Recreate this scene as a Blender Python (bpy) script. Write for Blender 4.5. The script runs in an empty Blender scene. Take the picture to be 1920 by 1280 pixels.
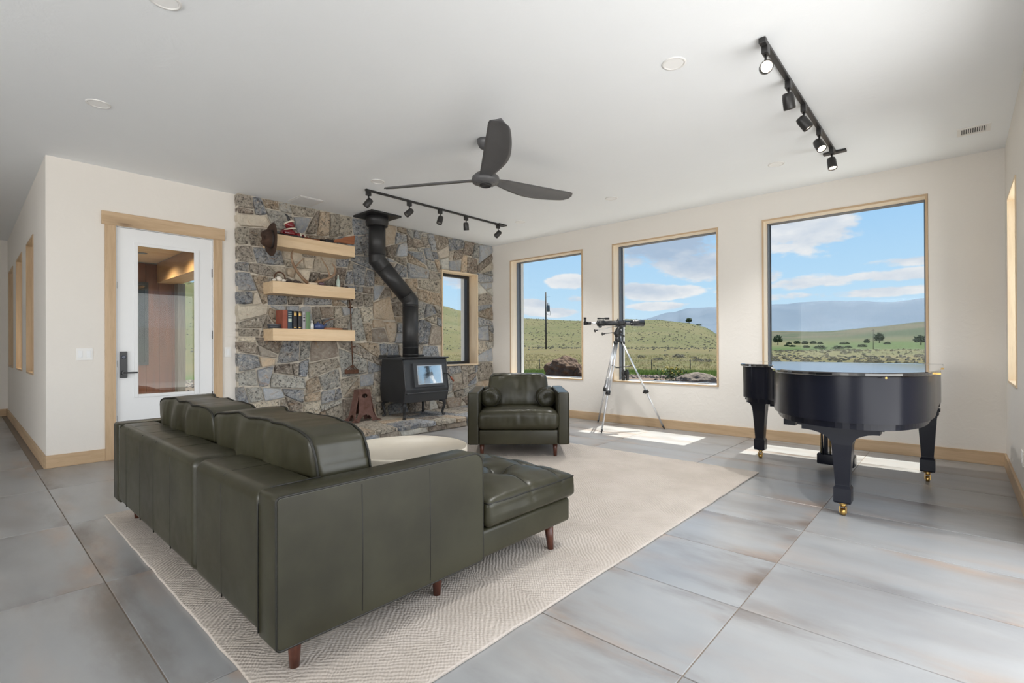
import bpy, bmesh, math, random
import mathutils
from mathutils import Vector, Matrix, noise
sc = bpy.context.scene
COL = sc.collection
rnd = random.Random(7)
R_ = math.radians

# ------------------------------------------------------------------ camera, world, sun, fill lamps, exposure
CH = 1.16
yaw, pit, rol = R_(41.687), R_(.119), R_(-.242)
Fv = Vector((-math.sin(yaw), math.cos(yaw), 0)); Rv = Vector((math.cos(yaw), math.sin(yaw), 0)); Uv = Vector((0, 0, 1))
Fv, Uv = Fv * math.cos(pit) + Uv * math.sin(pit), Uv * math.cos(pit) - Fv * math.sin(pit)
Rv, Uv = Rv * math.cos(rol) + Uv * math.sin(rol), Uv * math.cos(rol) - Rv * math.sin(rol)
cam = bpy.data.cameras.new('camera'); camo = bpy.data.objects.new('camera', cam); COL.objects.link(camo)
mw = Matrix.Identity(4)
for i in range(3):
    mw[i][0], mw[i][1], mw[i][2] = Rv[i], Uv[i], -Fv[i]
mw[2][3] = CH
camo.matrix_world = mw
cam.sensor_width = 36; cam.lens = 929.47 / 1920 * 36
cam.shift_x = (960 - 968.623) / 1920; cam.shift_y = (648.326 - 640) / 1920
cam.clip_start = .02; cam.clip_end = 8000
sc.camera = camo
vs = sc.view_settings
sc.display_settings.display_device = 'sRGB'
vs.view_transform = 'Standard'; vs.look = 'None'; vs.gamma = 1; vs.use_curve_mapping = False
vs.exposure = 0.13
cy = sc.cycles
cy.use_denoising = True; cy.use_adaptive_sampling = False
cy.max_bounces = 10; cy.diffuse_bounces = 6; cy.glossy_bounces = 5; cy.transparent_max_bounces = 12
cy.caustics_reflective = False; cy.caustics_refractive = False
cy.sample_clamp_indirect = 6

class NT:
    """small node helper"""
    def __init__(s, tree): s.t = tree; tree.nodes.clear()
    def n(s, typ, **kw):
        nd = s.t.nodes.new(typ)
        for k, v in kw.items():
            if k[0] == 'i' and k[1:].isdigit(): s.inp(nd, int(k[1:]), v)
            elif hasattr(nd, k) and k not in nd.inputs: setattr(nd, k, v)
            else: s.inp(nd, k, v)
        return nd
    def inp(s, nd, k, v):
        if isinstance(v, bpy.types.NodeSocket): s.t.links.new(v, nd.inputs[k])
        elif isinstance(v, bpy.types.Node): s.t.links.new(v.outputs[0], nd.inputs[k])
        else: nd.inputs[k].default_value = v
    def m(s, op, a, b=0.0, c=0.0, clamp=False):
        nd = s.t.nodes.new('ShaderNodeMath'); nd.operation = op; nd.use_clamp = clamp
        for i, v in enumerate((a, b, c)): s.inp(nd, i, v)
        return nd.outputs[0]
    def mix(s, f, a, b, mode='MIX'):
        nd = s.t.nodes.new('ShaderNodeMix'); nd.data_type = 'RGBA'; nd.blend_type = mode
        s.inp(nd, 0, f); s.inp(nd, 6, a); s.inp(nd, 7, b)
        return nd.outputs[2]
    def noise(s, vec, scale, detail=4, rough=.55, w=None, dist=0):
        nd = s.t.nodes.new('ShaderNodeTexNoise'); nd.noise_dimensions = '4D' if w is not None else '3D'
        s.inp(nd, 'Vector', vec); s.inp(nd, 'Scale', scale); s.inp(nd, 'Detail', detail); s.inp(nd, 'Roughness', rough); s.inp(nd, 'Distortion', dist)
        if w is not None: s.inp(nd, 'W', w)
        return nd.outputs['Fac']
    def mapr(s, v, a, b, c=0.0, d=1.0, typ='SMOOTHSTEP'):
        nd = s.t.nodes.new('ShaderNodeMapRange'); nd.interpolation_type = typ
        for i, x in enumerate((v, a, b, c, d)): s.inp(nd, i, x)
        return nd.outputs[0]
    def ramp(s, fac, stops, interp='LINEAR'):
        nd = s.t.nodes.new('ShaderNodeValToRGB'); nd.color_ramp.interpolation = interp
        e = nd.color_ramp.elements
        while len(e) < len(stops): e.new(.5)
        for el, (p, c) in zip(e, stops): el.position = p; el.color = (*c, 1)
        s.inp(nd, 0, fac)
        return nd.outputs[0]

def c4(c): return (*c, 1)

# sky: blue gradient with cumulus and stratus banks, the same coverage all round
W = bpy.data.worlds.new('sky'); sc.world = W; W.use_nodes = True
T = NT(W.node_tree)
tc = T.n('ShaderNodeTexCoord'); sep = T.n('ShaderNodeSeparateXYZ', Vector=tc.outputs['Generated'])
sx, sy, sz = sep.outputs
el = T.m('MULTIPLY', T.m('ARCSINE', sz), 57.29578)
az = T.m('MULTIPLY', T.m('ARCTAN2', sx, sy), 57.29578)
grad = T.ramp(T.m('DIVIDE', el, 60.0, clamp=True), [(0, (.68, .84, .97)), (.10, (.52, .76, .98)), (.25, (.36, .63, .96)), (.42, (.27, .53, .93)), (1, (.16, .38, .80))])
cv = T.n('ShaderNodeCombineXYZ', X=T.m('MULTIPLY', az, .10), Y=T.m('MULTIPLY', el, .24), Z=0.0)
cn = T.noise(cv, 1.15, 7, .58)
cn2 = T.noise(T.n('ShaderNodeCombineXYZ', X=T.m('MULTIPLY', az, .10), Y=T.m('MULTIPLY', T.m('ADD', el, -.9), .24), Z=0.0), 1.15, 5, .58)
big = T.noise(T.n('ShaderNodeCombineXYZ', X=T.m('MULTIPLY', az, .03), Y=T.m('MULTIPLY', el, .09), Z=3.3), 1.0, 2)
dens = T.mapr(big, .52, .72, -.9, .25, 'LINEAR')
shade0 = None
# cloud banks (azimuth, elevation, half-width, half-height, greyness)
for a, e, w, h, g in [(-10.2, 11.7, 4.2, 1.9, .12), (-9.0, 13.4, 1.6, 1.2, .05), (-15.2, 13.2, 2.3, 1.9, .1), (-15.5, 7.3, 2.2, 1.2, .1), (-10.5, 6.2, 4.8, .85, .22),
                      (-4.0, 6.4, 6.0, .7, .15), (-3.5, 7.6, 3.6, .55, .1), (-7, 5.0, 10, .55, .05), (-6.5, 15.6, 3.2, .8, .05),
                      (-25.0, 11.8, 8.5, 3.6, 1.1), (-21, 8.9, 5.5, 1.6, .55), (-28, 6.4, 3.2, .8, .3), (-25.5, 5.9, 3.8, .8, .3), (-25, 4.4, 4, .5, .2),
                      (-35, 7.3, 3.2, .9, .25), (-34.6, 5.5, 2.2, .7, .25), (-40, 5.0, 3, .6, .2), (-38, 4.0, 4, .6, .1), (-48, 8, 6, 1.2, .3), (12, 9, 8, 1.6, .4), (-62, 10, 8, 2, .5), (30, 14, 10, 2.5, .5)]:
    dx = T.m('DIVIDE', T.m('SUBTRACT', az, a), w); dy = T.m('DIVIDE', T.m('SUBTRACT', el, e), h)
    d = T.m('SUBTRACT', 1.0, T.m('ADD', T.m('MULTIPLY', dx, dx), T.m('MULTIPLY', dy, dy)))
    gsh = T.m('MULTIPLY', T.m('MAXIMUM', d, 0.0), g)
    shade0 = gsh if shade0 is None else T.m('MAXIMUM', shade0, gsh)
    dens = T.m('MAXIMUM', dens, T.m('MULTIPLY', d, .62))
cl = T.mapr(T.m('ADD', T.m('MULTIPLY', T.m('SUBTRACT', cn, .5), 3.6), dens), .0, .34, 0.0, .95)
under = T.m('ADD', T.mapr(T.m('SUBTRACT', cn, cn2), -.10, .12, .42, 0.0, 'LINEAR'), T.m('MULTIPLY', shade0, .9), clamp=True)
ccol = T.mix(under, (.93, .915, .93, 1), (.44, .54, .70, 1))
skyc = T.mix(cl, grad, ccol)
skyc = T.mix(T.mapr(el, -4, -.5), (.22, .22, .14, 1), skyc)
bg = T.n('ShaderNodeBackground', Color=skyc, Strength=.90)
T.n('ShaderNodeOutputWorld', Surface=bg.outputs[0])

sun = bpy.data.lights.new('sun', 'SUN'); sun.energy = 9.5; sun.angle = R_(.6); sun.color = (1, .955, .88)
so = bpy.data.objects.new('sun', sun); COL.objects.link(so)
so.rotation_euler = Vector((0, -.51, -1)).to_track_quat('-Z', 'Y').to_euler()

def area(name, loc, direction, sx_, sy_, power, color=(1, 1, 1)):
    l = bpy.data.lights.new(name, 'AREA'); l.shape = 'RECTANGLE'; l.size = sx_; l.size_y = sy_; l.energy = power; l.color = color
    o = bpy.data.objects.new(name, l); COL.objects.link(o); o.location = loc
    o.rotation_euler = Vector(direction).to_track_quat('-Z', 'Y').to_euler()
    return o
# area lamps added as fill, outside the right end window and unseen openings
area('fill_right_near', (.72, 2.35, 1.3), (-1, 0, -.32), 3.3, 2.3, 80, (1, .995, .985))
area('fill_right_rear', (.72, -2.4, 1.55), (-1, 0, 0), 2.6, 1.9, 60, (1, .995, .985))
area('fill_right_end', (1.5, 5.86, 1.75), (-1, 0, 0), 1.5, 1.8, 60, (1, .995, .985))
area('fill_behind_camera', (-2.2, -4.85, 1.6), (0, 1, 0), 3.4, 1.9, 165, (1, .99, .975))

# ------------------------------------------------------------------ mesh helpers
class MB:
    def __init__(s): s.v = []; s.f = []; s.sm = []
    def add(s, vs_, fs, smooth=False):
        b = len(s.v); s.v += [tuple(p) for p in vs_]
        for f in fs: s.f.append([b + i for i in f]); s.sm.append(smooth)
        return s
    def box(s, x0, x1, y0, y1, z0, z1, M=None, bev=0):
        if bev:
            return s.rbox(x0, x1, y0, y1, z0, z1, bev, 1, M)
        p = [Vector((x, y, z)) for z in (z0, z1) for y in (y0, y1) for x in (x0, x1)]
        if M: p = [M @ q for q in p]
        return s.add(p, [(0, 2, 3, 1), (4, 5, 7, 6), (0, 1, 5, 4), (2, 6, 7, 3), (0, 4, 6, 2), (1, 3, 7, 5)])
    def rbox(s, x0, x1, y0, y1, z0, z1, r, k=3, M=None, n=(1, 1, 1), fn=None):
        """rounded box: k arc segments per corner, n spans per axis, fn(local point in -1..1, point)->point"""
        c = Vector(((x0 + x1) / 2, (y0 + y1) / 2, (z0 + z1) / 2)); h = Vector(((x1 - x0) / 2, (y1 - y0) / 2, (z1 - z0) / 2))
        r = min(r, *(h * .999))
        def ax(i):
            a = []
            for j in range(k + 1):
                a.append((-1, math.tan((1 - j / k) * math.pi / 4)))
            mid = [((-1 + 2 * j / n[i]), 0) for j in range(1, n[i])]
            b = [(1, math.tan(j / k * math.pi / 4)) for j in range(k + 1)]
            return a + [(m, 0) for m, _ in mid] + b
        A = [ax(i) for i in range(3)]
        idx = {}; vs_ = []; fs = []
        def vid(key):
            if key in idx: return idx[key]
            q = []; d = []
            for i in range(3):
                m, t = A[i][key[i]]
                q.append(m * (h[i] - r)); d.append((-t if key[i] <= k else t))
            last = [len(A[i]) - 1 for i in range(3)]
            dv = Vector(d)
            for i in range(3):
                if key[i] == 0: dv[i] = -1
                elif key[i] == last[i]: dv[i] = 1
            dv.normalize()
            p = Vector(q) + dv * r
            if fn: p = fn(Vector((p.x / h.x, p.y / h.y, p.z / h.z)), p)
            p = p + c
            if M: p = M @ p
            idx[key] = len(vs_); vs_.append(p); return idx[key]
        for a in range(3):
            b, d = (a + 1) % 3, (a + 2) % 3
            for side in (0, len(A[a]) - 1):
                for i in range(len(A[b]) - 1):
                    for j in range(len(A[d]) - 1):
                        ks = []
                        for (ii, jj) in ((i, j), (i + 1, j), (i + 1, j + 1), (i, j + 1)):
                            key = [0, 0, 0]; key[a] = side; key[b] = ii; key[d] = jj; ks.append(vid(tuple(key)))
                        fs.append(ks if side else ks[::-1])
        return s.add(vs_, fs, k > 1 or fn is not None)
    def cyl(s, p0, p1, r0, r1=None, n=16, caps=True, smooth=True):
        return s.tube([p0, p1], [r0, r0 if r1 is None else r1], n, caps, smooth)
    def tube(s, pts, rad, n=10, caps=True, smooth=True, closed=False):
        pts = [Vector(p) for p in pts]
        if not isinstance(rad, (list, tuple)): rad = [rad] * len(pts)
        N = len(pts); vs_ = []; up = None
        for i, p in enumerate(pts):
            if closed: t = pts[(i + 1) % N] - pts[i - 1]
            else: t = pts[min(i + 1, N - 1)] - pts[max(i - 1, 0)]
            t.normalize()
            if up is None:
                up = Vector((0, 0, 1)) if abs(t.z) < .9 else Vector((1, 0, 0))
            a = up - t * up.dot(t)
            if a.length < 1e-6: a = t.orthogonal()
            a.normalize(); up = a; b = t.cross(a)
            for k in range(n):
                th = 2 * math.pi * k / n
                vs_.append(p + (a * math.cos(th) + b * math.sin(th)) * rad[i])
        fs = []
        for i in range(N if closed else N - 1):
            for k in range(n):
                i2 = (i + 1) % N
                fs.append((i * n + k, i * n + (k + 1) % n, i2 * n + (k + 1) % n, i2 * n + k))
        s.add(vs_, fs, smooth)
        if caps and not closed:
            b = len(s.v) - len(vs_)
            s.f.append([b + k for k in range(n)][::-1]); s.sm.append(False)
            s.f.append([b + (N - 1) * n + k for k in range(n)]); s.sm.append(False)
        return s
    def lathe(s, prof, n=24, M=None, smooth=True, caps=True):
        """prof: (r,z) list; axis z"""
        vs_ = []
        for r, z in prof:
            for k in range(n):
                th = 2 * math.pi * k / n
                p = Vector((r * math.cos(th), r * math.sin(th), z)); vs_.append(M @ p if M else p)
        fs = [(i * n + k, i * n + (k + 1) % n, (i + 1) * n + (k + 1) % n, (i + 1) * n + k) for i in range(len(prof) - 1) for k in range(n)]
        s.add(vs_, fs, smooth)
        if caps:
            b = len(s.v) - len(vs_)
            s.f.append([b + k for k in range(n)][::-1]); s.sm.append(False)
            s.f.append([b + (len(prof) - 1) * n + k for k in range(n)]); s.sm.append(False)
        return s
    def prism(s, poly, a0, a1, axis='z', M=None, smooth=False):
        """polygon extruded along axis between a0 and a1; poly coords are the two other axes in xyz order"""
        def P(u, v, w):
            q = {'z': (u, v, w), 'y': (u, w, v), 'x': (w, u, v)}[axis]
            q = Vector(q); return M @ q if M else q
        n = len(poly)
        vs_ = [P(u, v, a0) for u, v in poly] + [P(u, v, a1) for u, v in poly]
        s.add(vs_, [tuple(range(n))[::-1], tuple(range(n, 2 * n))])
        b = len(s.v) - 2 * n
        for i in range(n):
            j = (i + 1) % n
            s.f.append([b + i, b + j, b + n + j, b + n + i]); s.sm.append(smooth)
        return s
    def plate(s, outer, holes, t, M):
        """flat plate with holes (loops in uv), thickness t, placed by M"""
        bm = bmesh.new(); es = []
        for lp in [outer] + holes:
            vv = [bm.verts.new((u, v, 0)) for u, v in lp]
            es += [bm.edges.new((vv[i], vv[(i + 1) % len(vv)])) for i in range(len(vv))]
        bmesh.ops.triangle_fill(bm, edges=es, use_beauty=True)
        bmesh.ops.recalc_face_normals(bm, faces=bm.faces)
        bmesh.ops.solidify(bm, geom=bm.faces[:], thickness=t)
        bm.verts.ensure_lookup_table()
        for i, v in enumerate(bm.verts): v.index = i
        s.add([M @ v.co for v in bm.verts], [[v.index for v in f.verts] for f in bm.faces]); bm.free()
        return s
    def mesh(s, name, off=None):
        me = bpy.data.meshes.new(name)
        v = s.v if off is None else [(p[0] - off[0], p[1] - off[1], p[2] - off[2]) for p in s.v]
        me.from_pydata(v, [], s.f); me.polygons.foreach_set('use_smooth', s.sm)
        bm = bmesh.new(); bm.from_mesh(me); bmesh.ops.recalc_face_normals(bm, faces=bm.faces); bm.to_mesh(me); bm.free()
        me.update(); return me

def put(name, mb, mat, parent=None, off=None, kind=None):
    """link a mesh; with parent a world-space mb is shifted into the parent's frame unless off is given"""
    if off is None: off = parent['o_'] if parent is not None and 'o_' in parent.keys() else None
    me = mb.mesh(name, off) if isinstance(mb, MB) else mb
    o = bpy.data.objects.new(name, me); COL.objects.link(o)
    if mat is not None and not me.materials: me.materials.append(mat)
    if parent:
        o.parent = parent; o['o_'] = list(off) if off is not None else [0., 0., 0.]
    if kind: o['kind'] = kind
    return o
ROOTS = []
def thing(name, label, cat, loc=(0, 0, 0), rz=0, group=None, world=True):
    o = bpy.data.objects.new(name, None); COL.objects.link(o); o.location = loc; o.rotation_euler = (0, 0, rz)
    o.empty_display_size = .05
    o['label'] = label; o['category'] = cat
    if group: o['group'] = group
    o['o_'] = [float(a) for a in loc] if (world and rz == 0) else [0., 0., 0.]
    ROOTS.append(o)
    return o
def tag(o, label, cat, group=None):
    o['label'] = label; o['category'] = cat
    if group: o['group'] = group
    return o
def single(name, mb, mat, label, cat, loc, group=None):
    """a thing that is one mesh, built in world space, origin at loc"""
    return tag(put(name, mb, mat, None, loc), label, cat, group), None
def one(name, mb, mat, label, cat, loc=(0, 0, 0), group=None, kind=None):
    o = put(name, mb, mat); o.location = loc; tag(o, label, cat, group)
    if kind: o['kind'] = kind
    return o
def struct(name, mb=None, mat=None, loc=(0, 0, 0)):
    if mb is None:
        o = bpy.data.objects.new(name, None); COL.objects.link(o); o['o_'] = [0., 0., 0.]
    else: o = put(name, mb, mat)
    o['kind'] = 'structure'; return o
def kids(o): return [c for c in bpy.data.objects if c.parent == o]
def dup(root, loc, rz=0, label=None):
    r = root.copy(); COL.objects.link(r); r.location = loc; r.rotation_euler = (0, 0, rz)
    if label: r['label'] = label
    for ch in kids(root):
        c = ch.copy(); COL.objects.link(c); c.parent = r
        for g in kids(ch):
            d = g.copy(); COL.objects.link(d); d.parent = c
    return r
def catmull(pts, n=6, closed=True):
    out = []; N = len(pts)
    for i in range(N if closed else N - 1):
        if closed: p = [pts[(i + k) % N] for k in (-1, 0, 1, 2)]
        else: p = [pts[max(0, min(N - 1, i + k))] for k in (-1, 0, 1, 2)]
        p = [Vector(q) for q in p]
        for j in range(n):
            t = j / n
            out.append(.5 * ((2 * p[1]) + (p[2] - p[0]) * t + (2 * p[0] - 5 * p[1] + 4 * p[2] - p[3]) * t * t + (3 * p[1] - p[0] - 3 * p[2] + p[3]) * t ** 3))
    if not closed: out.append(Vector(pts[-1]))
    return out
def fillet(pts, r, n=3, closed=False):
    P = [Vector(p) for p in pts]; out = []; N = len(P)
    for i, p in enumerate(P):
        if not closed and i in (0, N - 1): out.append(p); continue
        a, b_ = P[i - 1], P[(i + 1) % N]; da, db = (a - p), (b_ - p); q = min(r, da.length * .45, db.length * .45)
        s_, e_ = p + da.normalized() * q, p + db.normalized() * q
        for k in range(n + 1):
            t = k / n; out.append(s_ * (1 - t) ** 2 + p * 2 * t * (1 - t) + e_ * t * t)
    return out
def fbm(x, y, z=0, o=4): return noise.fractal(Vector((x, y, z)), 1.0, 2.0, o)

# ------------------------------------------------------------------ materials
def newmat(name):
    m = bpy.data.materials.new(name); m.use_nodes = True
    return m, NT(m.node_tree)
def finish(T, bsdf):
    T.n('ShaderNodeOutputMaterial', Surface=bsdf.outputs[0])
def bumpn(T, h, strength, dist=.01):
    return T.n('ShaderNodeBump', Strength=strength, Distance=dist, Height=h).outputs[0]
def mat(name, col, rough=.5, metal=0, col2=None, scale=8, bump=0, bscale=60, bdist=.004, spec=.5, coat=0, rough2=None, det=5, stretch=(1, 1, 1), emit=None, es=0):
    m, T = newmat(name)
    tcn = T.n('ShaderNodeTexCoord'); v = T.n('ShaderNodeMapping', Vector=tcn.outputs['Object'], Scale=stretch).outputs[0]
    b = T.n('ShaderNodeBsdfPrincipled', Metallic=metal, Roughness=rough)
    b.inputs['Specular IOR Level'].default_value = spec; b.inputs['Coat Weight'].default_value = coat; b.inputs['Coat Roughness'].default_value = .06
    nz = T.noise(v, scale, det)
    if col2: T.inp(b, 'Base Color', T.mix(T.mapr(nz, .3, .7), c4(col), c4(col2)))
    else: b.inputs['Base Color'].default_value = c4(col)
    if rough2 is not None: T.inp(b, 'Roughness', T.mapr(nz, .3, .7, rough, rough2))
    if bump: T.inp(b, 'Normal', bumpn(T, T.noise(v, bscale, 4), bump, bdist))
    if emit: b.inputs['Emission Color'].default_value = c4(emit); b.inputs['Emission Strength'].default_value = es
    finish(T, b); return m

def wood(name, a, b_, axis='x', rough=.5, knots=True, dark=(.12, .06, .03)):
    m, T = newmat(name)
    tcn = T.n('ShaderNodeTexCoord'); oi = T.n('ShaderNodeObjectInfo')
    st = {'x': (1, 14, 14), 'y': (14, 1, 14), 'z': (14, 14, 1)}[axis]
    v = T.n('ShaderNodeMapping', Vector=tcn.outputs['Object'], Scale=st).outputs[0]
    w = T.m('MULTIPLY', oi.outputs['Random'], 20.0)
    g = T.noise(v, 1.2, 5, .6, w, .4); g2 = T.noise(v, 9, 3, .6, w)
    col = T.mix(T.mapr(g, .3, .72), c4(a), c4(b_))
    col = T.mix(T.mapr(g2, .5, .75, 0, .25), col, c4([x * .6 for x in b_]))
    if knots:
        k = {'x': (2.2, 6, 6), 'y': (6, 2.2, 6), 'z': (6, 6, 2.2)}[axis]
        vo = T.n('ShaderNodeTexVoronoi', Vector=T.n('ShaderNodeMapping', Vector=tcn.outputs['Object'], Scale=k).outputs[0], Scale=.55, Randomness=1.0)
        vo.voronoi_dimensions = '4D'; T.inp(vo, 'W', w)
        dd = T.m('ADD', vo.outputs['Distance'], T.m('MULTIPLY', T.m('SUBTRACT', T.noise(v, 3, 3), .5), .12))
        col = T.mix(T.mapr(dd, .05, .11, .85, 0), col, c4(dark))
        col = T.mix(T.mapr(dd, .10, .28, .3, 0), col, c4([x * .55 for x in b_]))
    bs = T.n('ShaderNodeBsdfPrincipled', Roughness=rough)
    T.inp(bs, 'Base Color', col); T.inp(bs, 'Normal', bumpn(T, g2, .08, .003))
    finish(T, bs); return m

def plaster(name, col, amp=.25, scale=9):
    m, T = newmat(name)
    g = T.n('ShaderNodeNewGeometry').outputs['Position']
    n1 = T.noise(g, scale, 6, .62, None, .8); n2 = T.noise(g, 1.1, 3)
    b = T.n('ShaderNodeBsdfPrincipled', Roughness=.75); b.inputs['Specular IOR Level'].default_value = .25
    T.inp(b, 'Base Color', T.mix(n2, c4(col), c4([c * .95 for c in col])))
    T.inp(b, 'Normal', bumpn(T, T.mapr(n1, .42, .66), amp, .004))
    finish(T, b); return m

WALL = plaster('wall_paint', (.80, .762, .71), .22)
CEIL = plaster('ceiling_paint', (.90, .925, .945), .18, 5)
BEIGE = mat('beige_ext', (.45, .42, .38), .8)
PINE = [(.80, .65, .46), (.70, .53, .345)]
ALDER = [(.59, .425, .268), (.47, .325, .19)]
LIN_ = [(.84, .74, .60), (.76, .64, .49)]  # pine lightened on the liners to imitate outside light on the jambs
LINx, LINz = [wood('liner_' + a, *LIN_, a, .5) for a in 'xz']
PINEx, PINEy, PINEz = [wood('pine_' + a, *PINE, a, .55) for a in 'xyz']
ALDx, ALDy, ALDz = [wood('alder_' + a, *ALDER, a, .5) for a in 'xyz']
BLACK = mat('black_metal', (.016, .016, .017), .42, .0, bump=.03)
BLACKG = mat('black_frame', (.022, .023, .026), .35)
CHAR = mat('charcoal_fan', (.10, .10, .103), .4, col2=(.085, .085, .088))
GREYF = mat('grey_aluminium', (.16, .17, .19), .4, .3)
WHITE = mat('white_paint', (.80, .81, .82), .38)
WHITEP = mat('white_plastic', (.80, .79, .77), .35)
BRASS = mat('brass', (.62, .40, .13), .32, 1.0, col2=(.45, .28, .09), scale=40)
STEEL = mat('bright_aluminium', (.72, .73, .75), .28, .9)
WALNUT = mat('walnut_leg', (.10, .032, .018), .35, col2=(.065, .02, .012), scale=12, stretch=(6, 6, 1))
PIANO = mat('black_lacquer', (.006, .006, .0075), .16, 0, coat=.9, rough2=.24, scale=3)
PIANOL = mat('black_lid', (.006, .006, .0075), .09, 0, spec=.9, coat=1.0)
PIANOS = mat('black_satin_case', (.008, .009, .015), .24, 0, spec=.2, coat=.06, bump=.07, bscale=30, stretch=(1, 1, 22), bdist=.0012)

def glass(name, tint=(.97, .985, .98), refl=1.0):
    m, T = newmat(name)
    fr = T.n('ShaderNodeFresnel', IOR=1.5)
    tr = T.n('ShaderNodeBsdfTransparent', Color=c4(tint)); gl = T.n('ShaderNodeBsdfGlossy', Color=(1, 1, 1, 1), Roughness=.0)
    mx = T.n('ShaderNodeMixShader', i0=T.m('MULTIPLY', fr.outputs[0], refl), i1=tr.outputs[0], i2=gl.outputs[0])
    finish(T, mx); return m
GLASS = glass('window_glass', refl=.06)
GLASSD = glass('door_glass', (.88, .92, .90), .5)

def leather(name, a, b_):
    m, T = newmat(name)
    tcn = T.n('ShaderNodeTexCoord'); v = tcn.outputs['Object']
    n1 = T.noise(v, 3.5, 4, .55); n3 = T.noise(v, 11, 3, .5, None, .6)
    b = T.n('ShaderNodeBsdfPrincipled'); b.inputs['Specular IOR Level'].default_value = .42
    T.inp(b, 'Base Color', T.mix(T.mapr(n1, .3, .7), c4(a), c4(b_)))
    T.inp(b, 'Roughness', T.mapr(n3, .2, .8, .31, .37))
    T.inp(b, 'Normal', bumpn(T, n3, .10, .006))
    finish(T, b); return m
LEATH = leather('green_leather', (.0375, .0355, .0195), (.0235, .0215, .0108))
SEAM = mat('dark_seam', (.012, .011, .008), .6)
WELT = mat('leather_welt', (.008, .0075, .004), .5)

# porcelain tile with rust and smoke streaks
TILE, T = newmat('porcelain_tile')
g = T.n('ShaderNodeNewGeometry').outputs['Position']; oi = T.n('ShaderNodeObjectInfo'); w = T.m('MULTIPLY', oi.outputs['Random'], 60.0)
vs1 = T.n('ShaderNodeMapping', Vector=g, Scale=(.9, 1.9, 1)).outputs[0]
a1 = T.noise(vs1, 1.0, 3, .5, w); a2 = T.noise(T.n('ShaderNodeMapping', Vector=g, Scale=(.9, 3.4, 1)).outputs[0], 1.2, 5, .58, T.m('ADD', w, 9), .3)
a3 = T.noise(T.n('ShaderNodeMapping', Vector=g, Scale=(1, 1.8, 1)).outputs[0], 4, 2.5, .5, w); a4 = T.noise(T.n('ShaderNodeMapping', Vector=g, Scale=(.7, 2.0, 1)).outputs[0], 1.4, 6, .62, T.m('ADD', w, 23), .2)
tl = T.n('ShaderNodeSeparateXYZ', Vector=T.n('ShaderNodeTexCoord').outputs['Object'])
edge = T.m('MAXIMUM', T.mapr(T.m('ABSOLUTE', tl.outputs[1]), .12, .29), T.m('MULTIPLY', T.mapr(T.m('ABSOLUTE', tl.outputs[0]), .50, .60), .8))
efac = T.m('ADD', .25, T.m('MULTIPLY', edge, .75))
col = T.ramp(a1, [(.28, (.245, .255, .265)), (.45, (.305, .312, .315)), (.58, (.35, .352, .348)), (.72, (.32, .308, .292))])
col = T.mix(.5, col, T.mix(T.mapr(a3, .2, .8), c4([.285, .29, .296]), c4([.355, .357, .355])))
col = T.mix(T.m('MULTIPLY', T.mapr(a2, .47, .72, 0, .80), efac), col, (.37, .25, .17, 1))
col = T.mix(T.m('MULTIPLY', T.m('MULTIPLY', T.mapr(a4, .42, .68, 0, 1.0), T.m('ADD', .15, T.m('MULTIPLY', efac, .85))), T.mapr(T.m('FRACT', T.m('MULTIPLY', w, 7.3)), .0, 1.0, .45, 1.0)), col, (.115, .09, .075, 1))
b = T.n('ShaderNodeBsdfPrincipled'); T.inp(b, 'Base Color', col); T.inp(b, 'Roughness', T.mapr(a3, .2, .8, .28, .33)); b.inputs['Specular IOR Level'].default_value = .5
T.inp(b, 'Normal', bumpn(T, a3, .05, .003)); finish(T, b)
GROUT = mat('grout', (.24, .195, .155), .9)

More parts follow.
